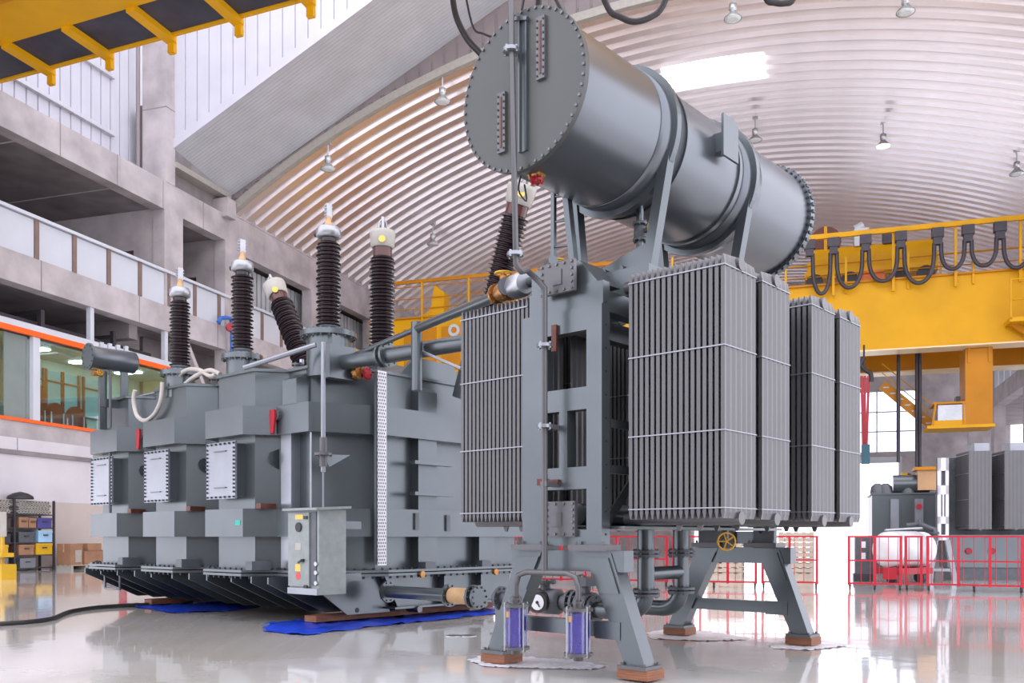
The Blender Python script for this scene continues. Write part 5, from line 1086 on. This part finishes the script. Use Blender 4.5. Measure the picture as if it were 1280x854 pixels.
for i, du in enumerate((0.95, 1.85, 2.75)):
    c0 = ru+du; hd = rs_.part('radiator', MB().cyl((c0, rv-0.45, 1.42), (c0, rv+0.7, 1.42), 0.05, n=12), M_GREYL)
    for k in range(14): rs_.inst('fin', F2, (c0, rv-0.42+k*0.075, 0), hd)
    for z in (1.5, 2.2, 2.9, 3.42): rs_.part('strap', MB().box(c0-0.31, c0-0.30, rv-0.44, rv+0.58, z-0.008, z+0.008), M_PLATE, hd)
    rs_.part('header_box', MB().box(c0-0.1, c0+0.28, rv-0.3, rv+0.3, 3.5, 3.72), M_PLATE, hd)
rs_.part('back_panel', MB().box(ru+0.3, ru+3.2, rv+0.6, rv+0.7, 1.2, 3.4), M_DARKG)
rs_.part('lower_tank', MB().box(ru+0.35, ru+3.3, rv+0.3, rv+1.0, 0.35, 1.25), M_GREY)
for du in (0.7, 1.3): rs_.part('red_valve', MB().flange((ru+du+0.2, rv+0.28, 0.80), (0,1,0), 0.09, 0.05, 14, 6), M_RED)
rs_.part('dark_base', MB().box(ru+0.45, ru+3.3, rv+0.35, rv+0.95, 0.0, 0.35), M_DARKG)
rs_.part('pipe_cluster', MB().tube([(ru-0.15, rv-0.2, 0.9), (ru-0.15, rv-0.2, 1.4), (ru-0.5, rv-0.1, 1.55), (ru-0.8, rv, 1.5)], 0.07, 10).flange((ru-0.15, rv-0.2, 1.3), (0,0,1), 0.13, 0.04, 14, 6).flange((ru-0.5, rv-0.1, 1.55), (1,-.2,0), 0.13, 0.04, 14, 6), M_DARKG)
# white drum tank on a red trailer
tq = G('H', 1128, 720); wt = Thing('trailer_tank', 'white horizontal drum tank on a red trailer behind the barriers', 'tank', (tq[0], tq[1], 0), 'H')
a = Vector(D('R', 1103, 687, 23.5)); b = Vector(D('R', 1152, 687, 24.2)); wa = to_world('R', a); wb = to_world('R', b)
def toH(w): x, y = from_world('H', w.x, w.y); return Vector((x, y, w.z))
ha, hb_ = toH(wa), toH(wb); hb_.z = ha.z; dd = (hb_-ha).normalized(); L = (hb_-ha).length; rr = 0.46
wt.part('drum', MB().lathe(ha, dd, [(0, 0.2), (0.05, 0.36), (0.16, rr), (L, rr)], 28), M_WTANK); wt.part('drum_band', MB().lathe(ha+dd*0.3, dd, [(0, rr), (0, rr+0.015), (L*0.62, rr+0.015), (L*0.62, rr)], 28, False), M_CLADG)
wt.part('trailer_bed', MB().bar(ha+dd*0.2+Vector((0,0,-0.56)), hb_+Vector((0,0,-0.56)), 0.7, 0.16), M_RED)
for t_ in (0.35, L-0.1): c = ha+dd*t_; wt.part('wheel', MB().cyl((c.x-0.05, c.y-0.4, 0.14), (c.x+0.05, c.y-0.25, 0.14), 0.14, n=16), M_BLACK)
wt.part('top_rail', MB().tube([ha+dd*0.1+Vector((0,0,rr+0.04)), hb_+Vector((0,0,rr+0.1))], 0.03, 8), M_STEEL); wt.part('red_box', MB().box(ha.x-0.02, ha.x+0.3, ha.y-0.5, ha.y-0.3, 0.12, 0.42), M_RED)
# far transformer behind it
k = 30.0; p0, p1 = D('H', 1090, 660, k), D('H', 1166, 660, k)
ft = Thing('power_transformer', 'small grey transformer tank standing by the bright doorway', 'transformer', ((p0[0]+p1[0])/2, p0[1], 0), 'H')
w_ = p0[1]; ztop = CAMH+(HORIZ-619)/FPX*k
ft.part('tank', MB().box(p0[0], p1[0], w_, w_+2.2, 0.0, ztop), M_GREY); ft.part('tank_rim', MB().box(p0[0]-0.05, p1[0]+0.05, w_-0.05, w_+2.25, ztop, ztop+0.06), M_GREY)
for x0, x1 in ((1112, 1122), (1141, 1151)): a, b = D('H', x0, 640, k), D('H', x1, 640, k); ft.part('side_box', MB().box(a[0], b[0], w_-0.2, w_, 1.4, ztop-0.15), M_PLATE)
a = D('H', 1146, 634, k); ft.part('red_dial', MB().cyl((a[0], w_-0.24, a[2]), (a[0], w_-0.2, a[2]), 0.09, n=16), M_RED)
for x in (1098, 1108, 1135): a = D('H', x, 617, k); ft.part('top_fitting', MB().lathe((a[0], w_+0.5, ztop), (0,0,1), [(0, 0.25), (0.3, 0.2), (0.4, 0.08)], 12), M_DARKG)
a = D('H', 1141, 612, k); ft.part('top_drum', MB().cyl((a[0]-0.6, w_+0.6, ztop+0.35), (a[0]+0.5, w_+0.6, ztop+0.35), 0.33, n=18), M_GREY)
a = D('H', 1158, 606, k); ft.part('orange_top', MB().box(a[0]-0.3, a[0]+0.25, w_+0.2, w_+1.0, ztop+0.15, ztop+0.8), mat('orange_beige', (0.5, 0.3, 0.15), 0.5))
ft.part('orange_lid', MB().box(a[0]-0.4, a[0]+0.35, w_+0.1, w_+1.1, ztop+0.8, ztop+0.9), M_YELD)
# grey switchboxes just left of the trailer
q = G('H', 1079, 703); sw = Thing('switch_cabinet', 'low dark switch cabinet with white tags near the doorway', 'cabinet', q, 'H')
q = D('H', 1079, 690, 24.5); sw.org = Vector((q[0], q[1], 0)); sw.e.location = to_world('H', sw.org)
sw.part('case', MB().box(q[0]-0.2, q[0]+0.25, q[1], q[1]+0.5, 0.2, 1.22), M_DARKG); sw.part('plinth', MB().box(q[0]-0.24, q[0]+0.29, q[1]-0.02, q[1]+0.52, 0, 0.2), M_SHELF)
for z in (0.9, 0.6): sw.part('white_tag', MB().box(q[0]-0.05, q[0]+0.06, q[1]-0.02, q[1], z, z+0.17), M_WTANK)
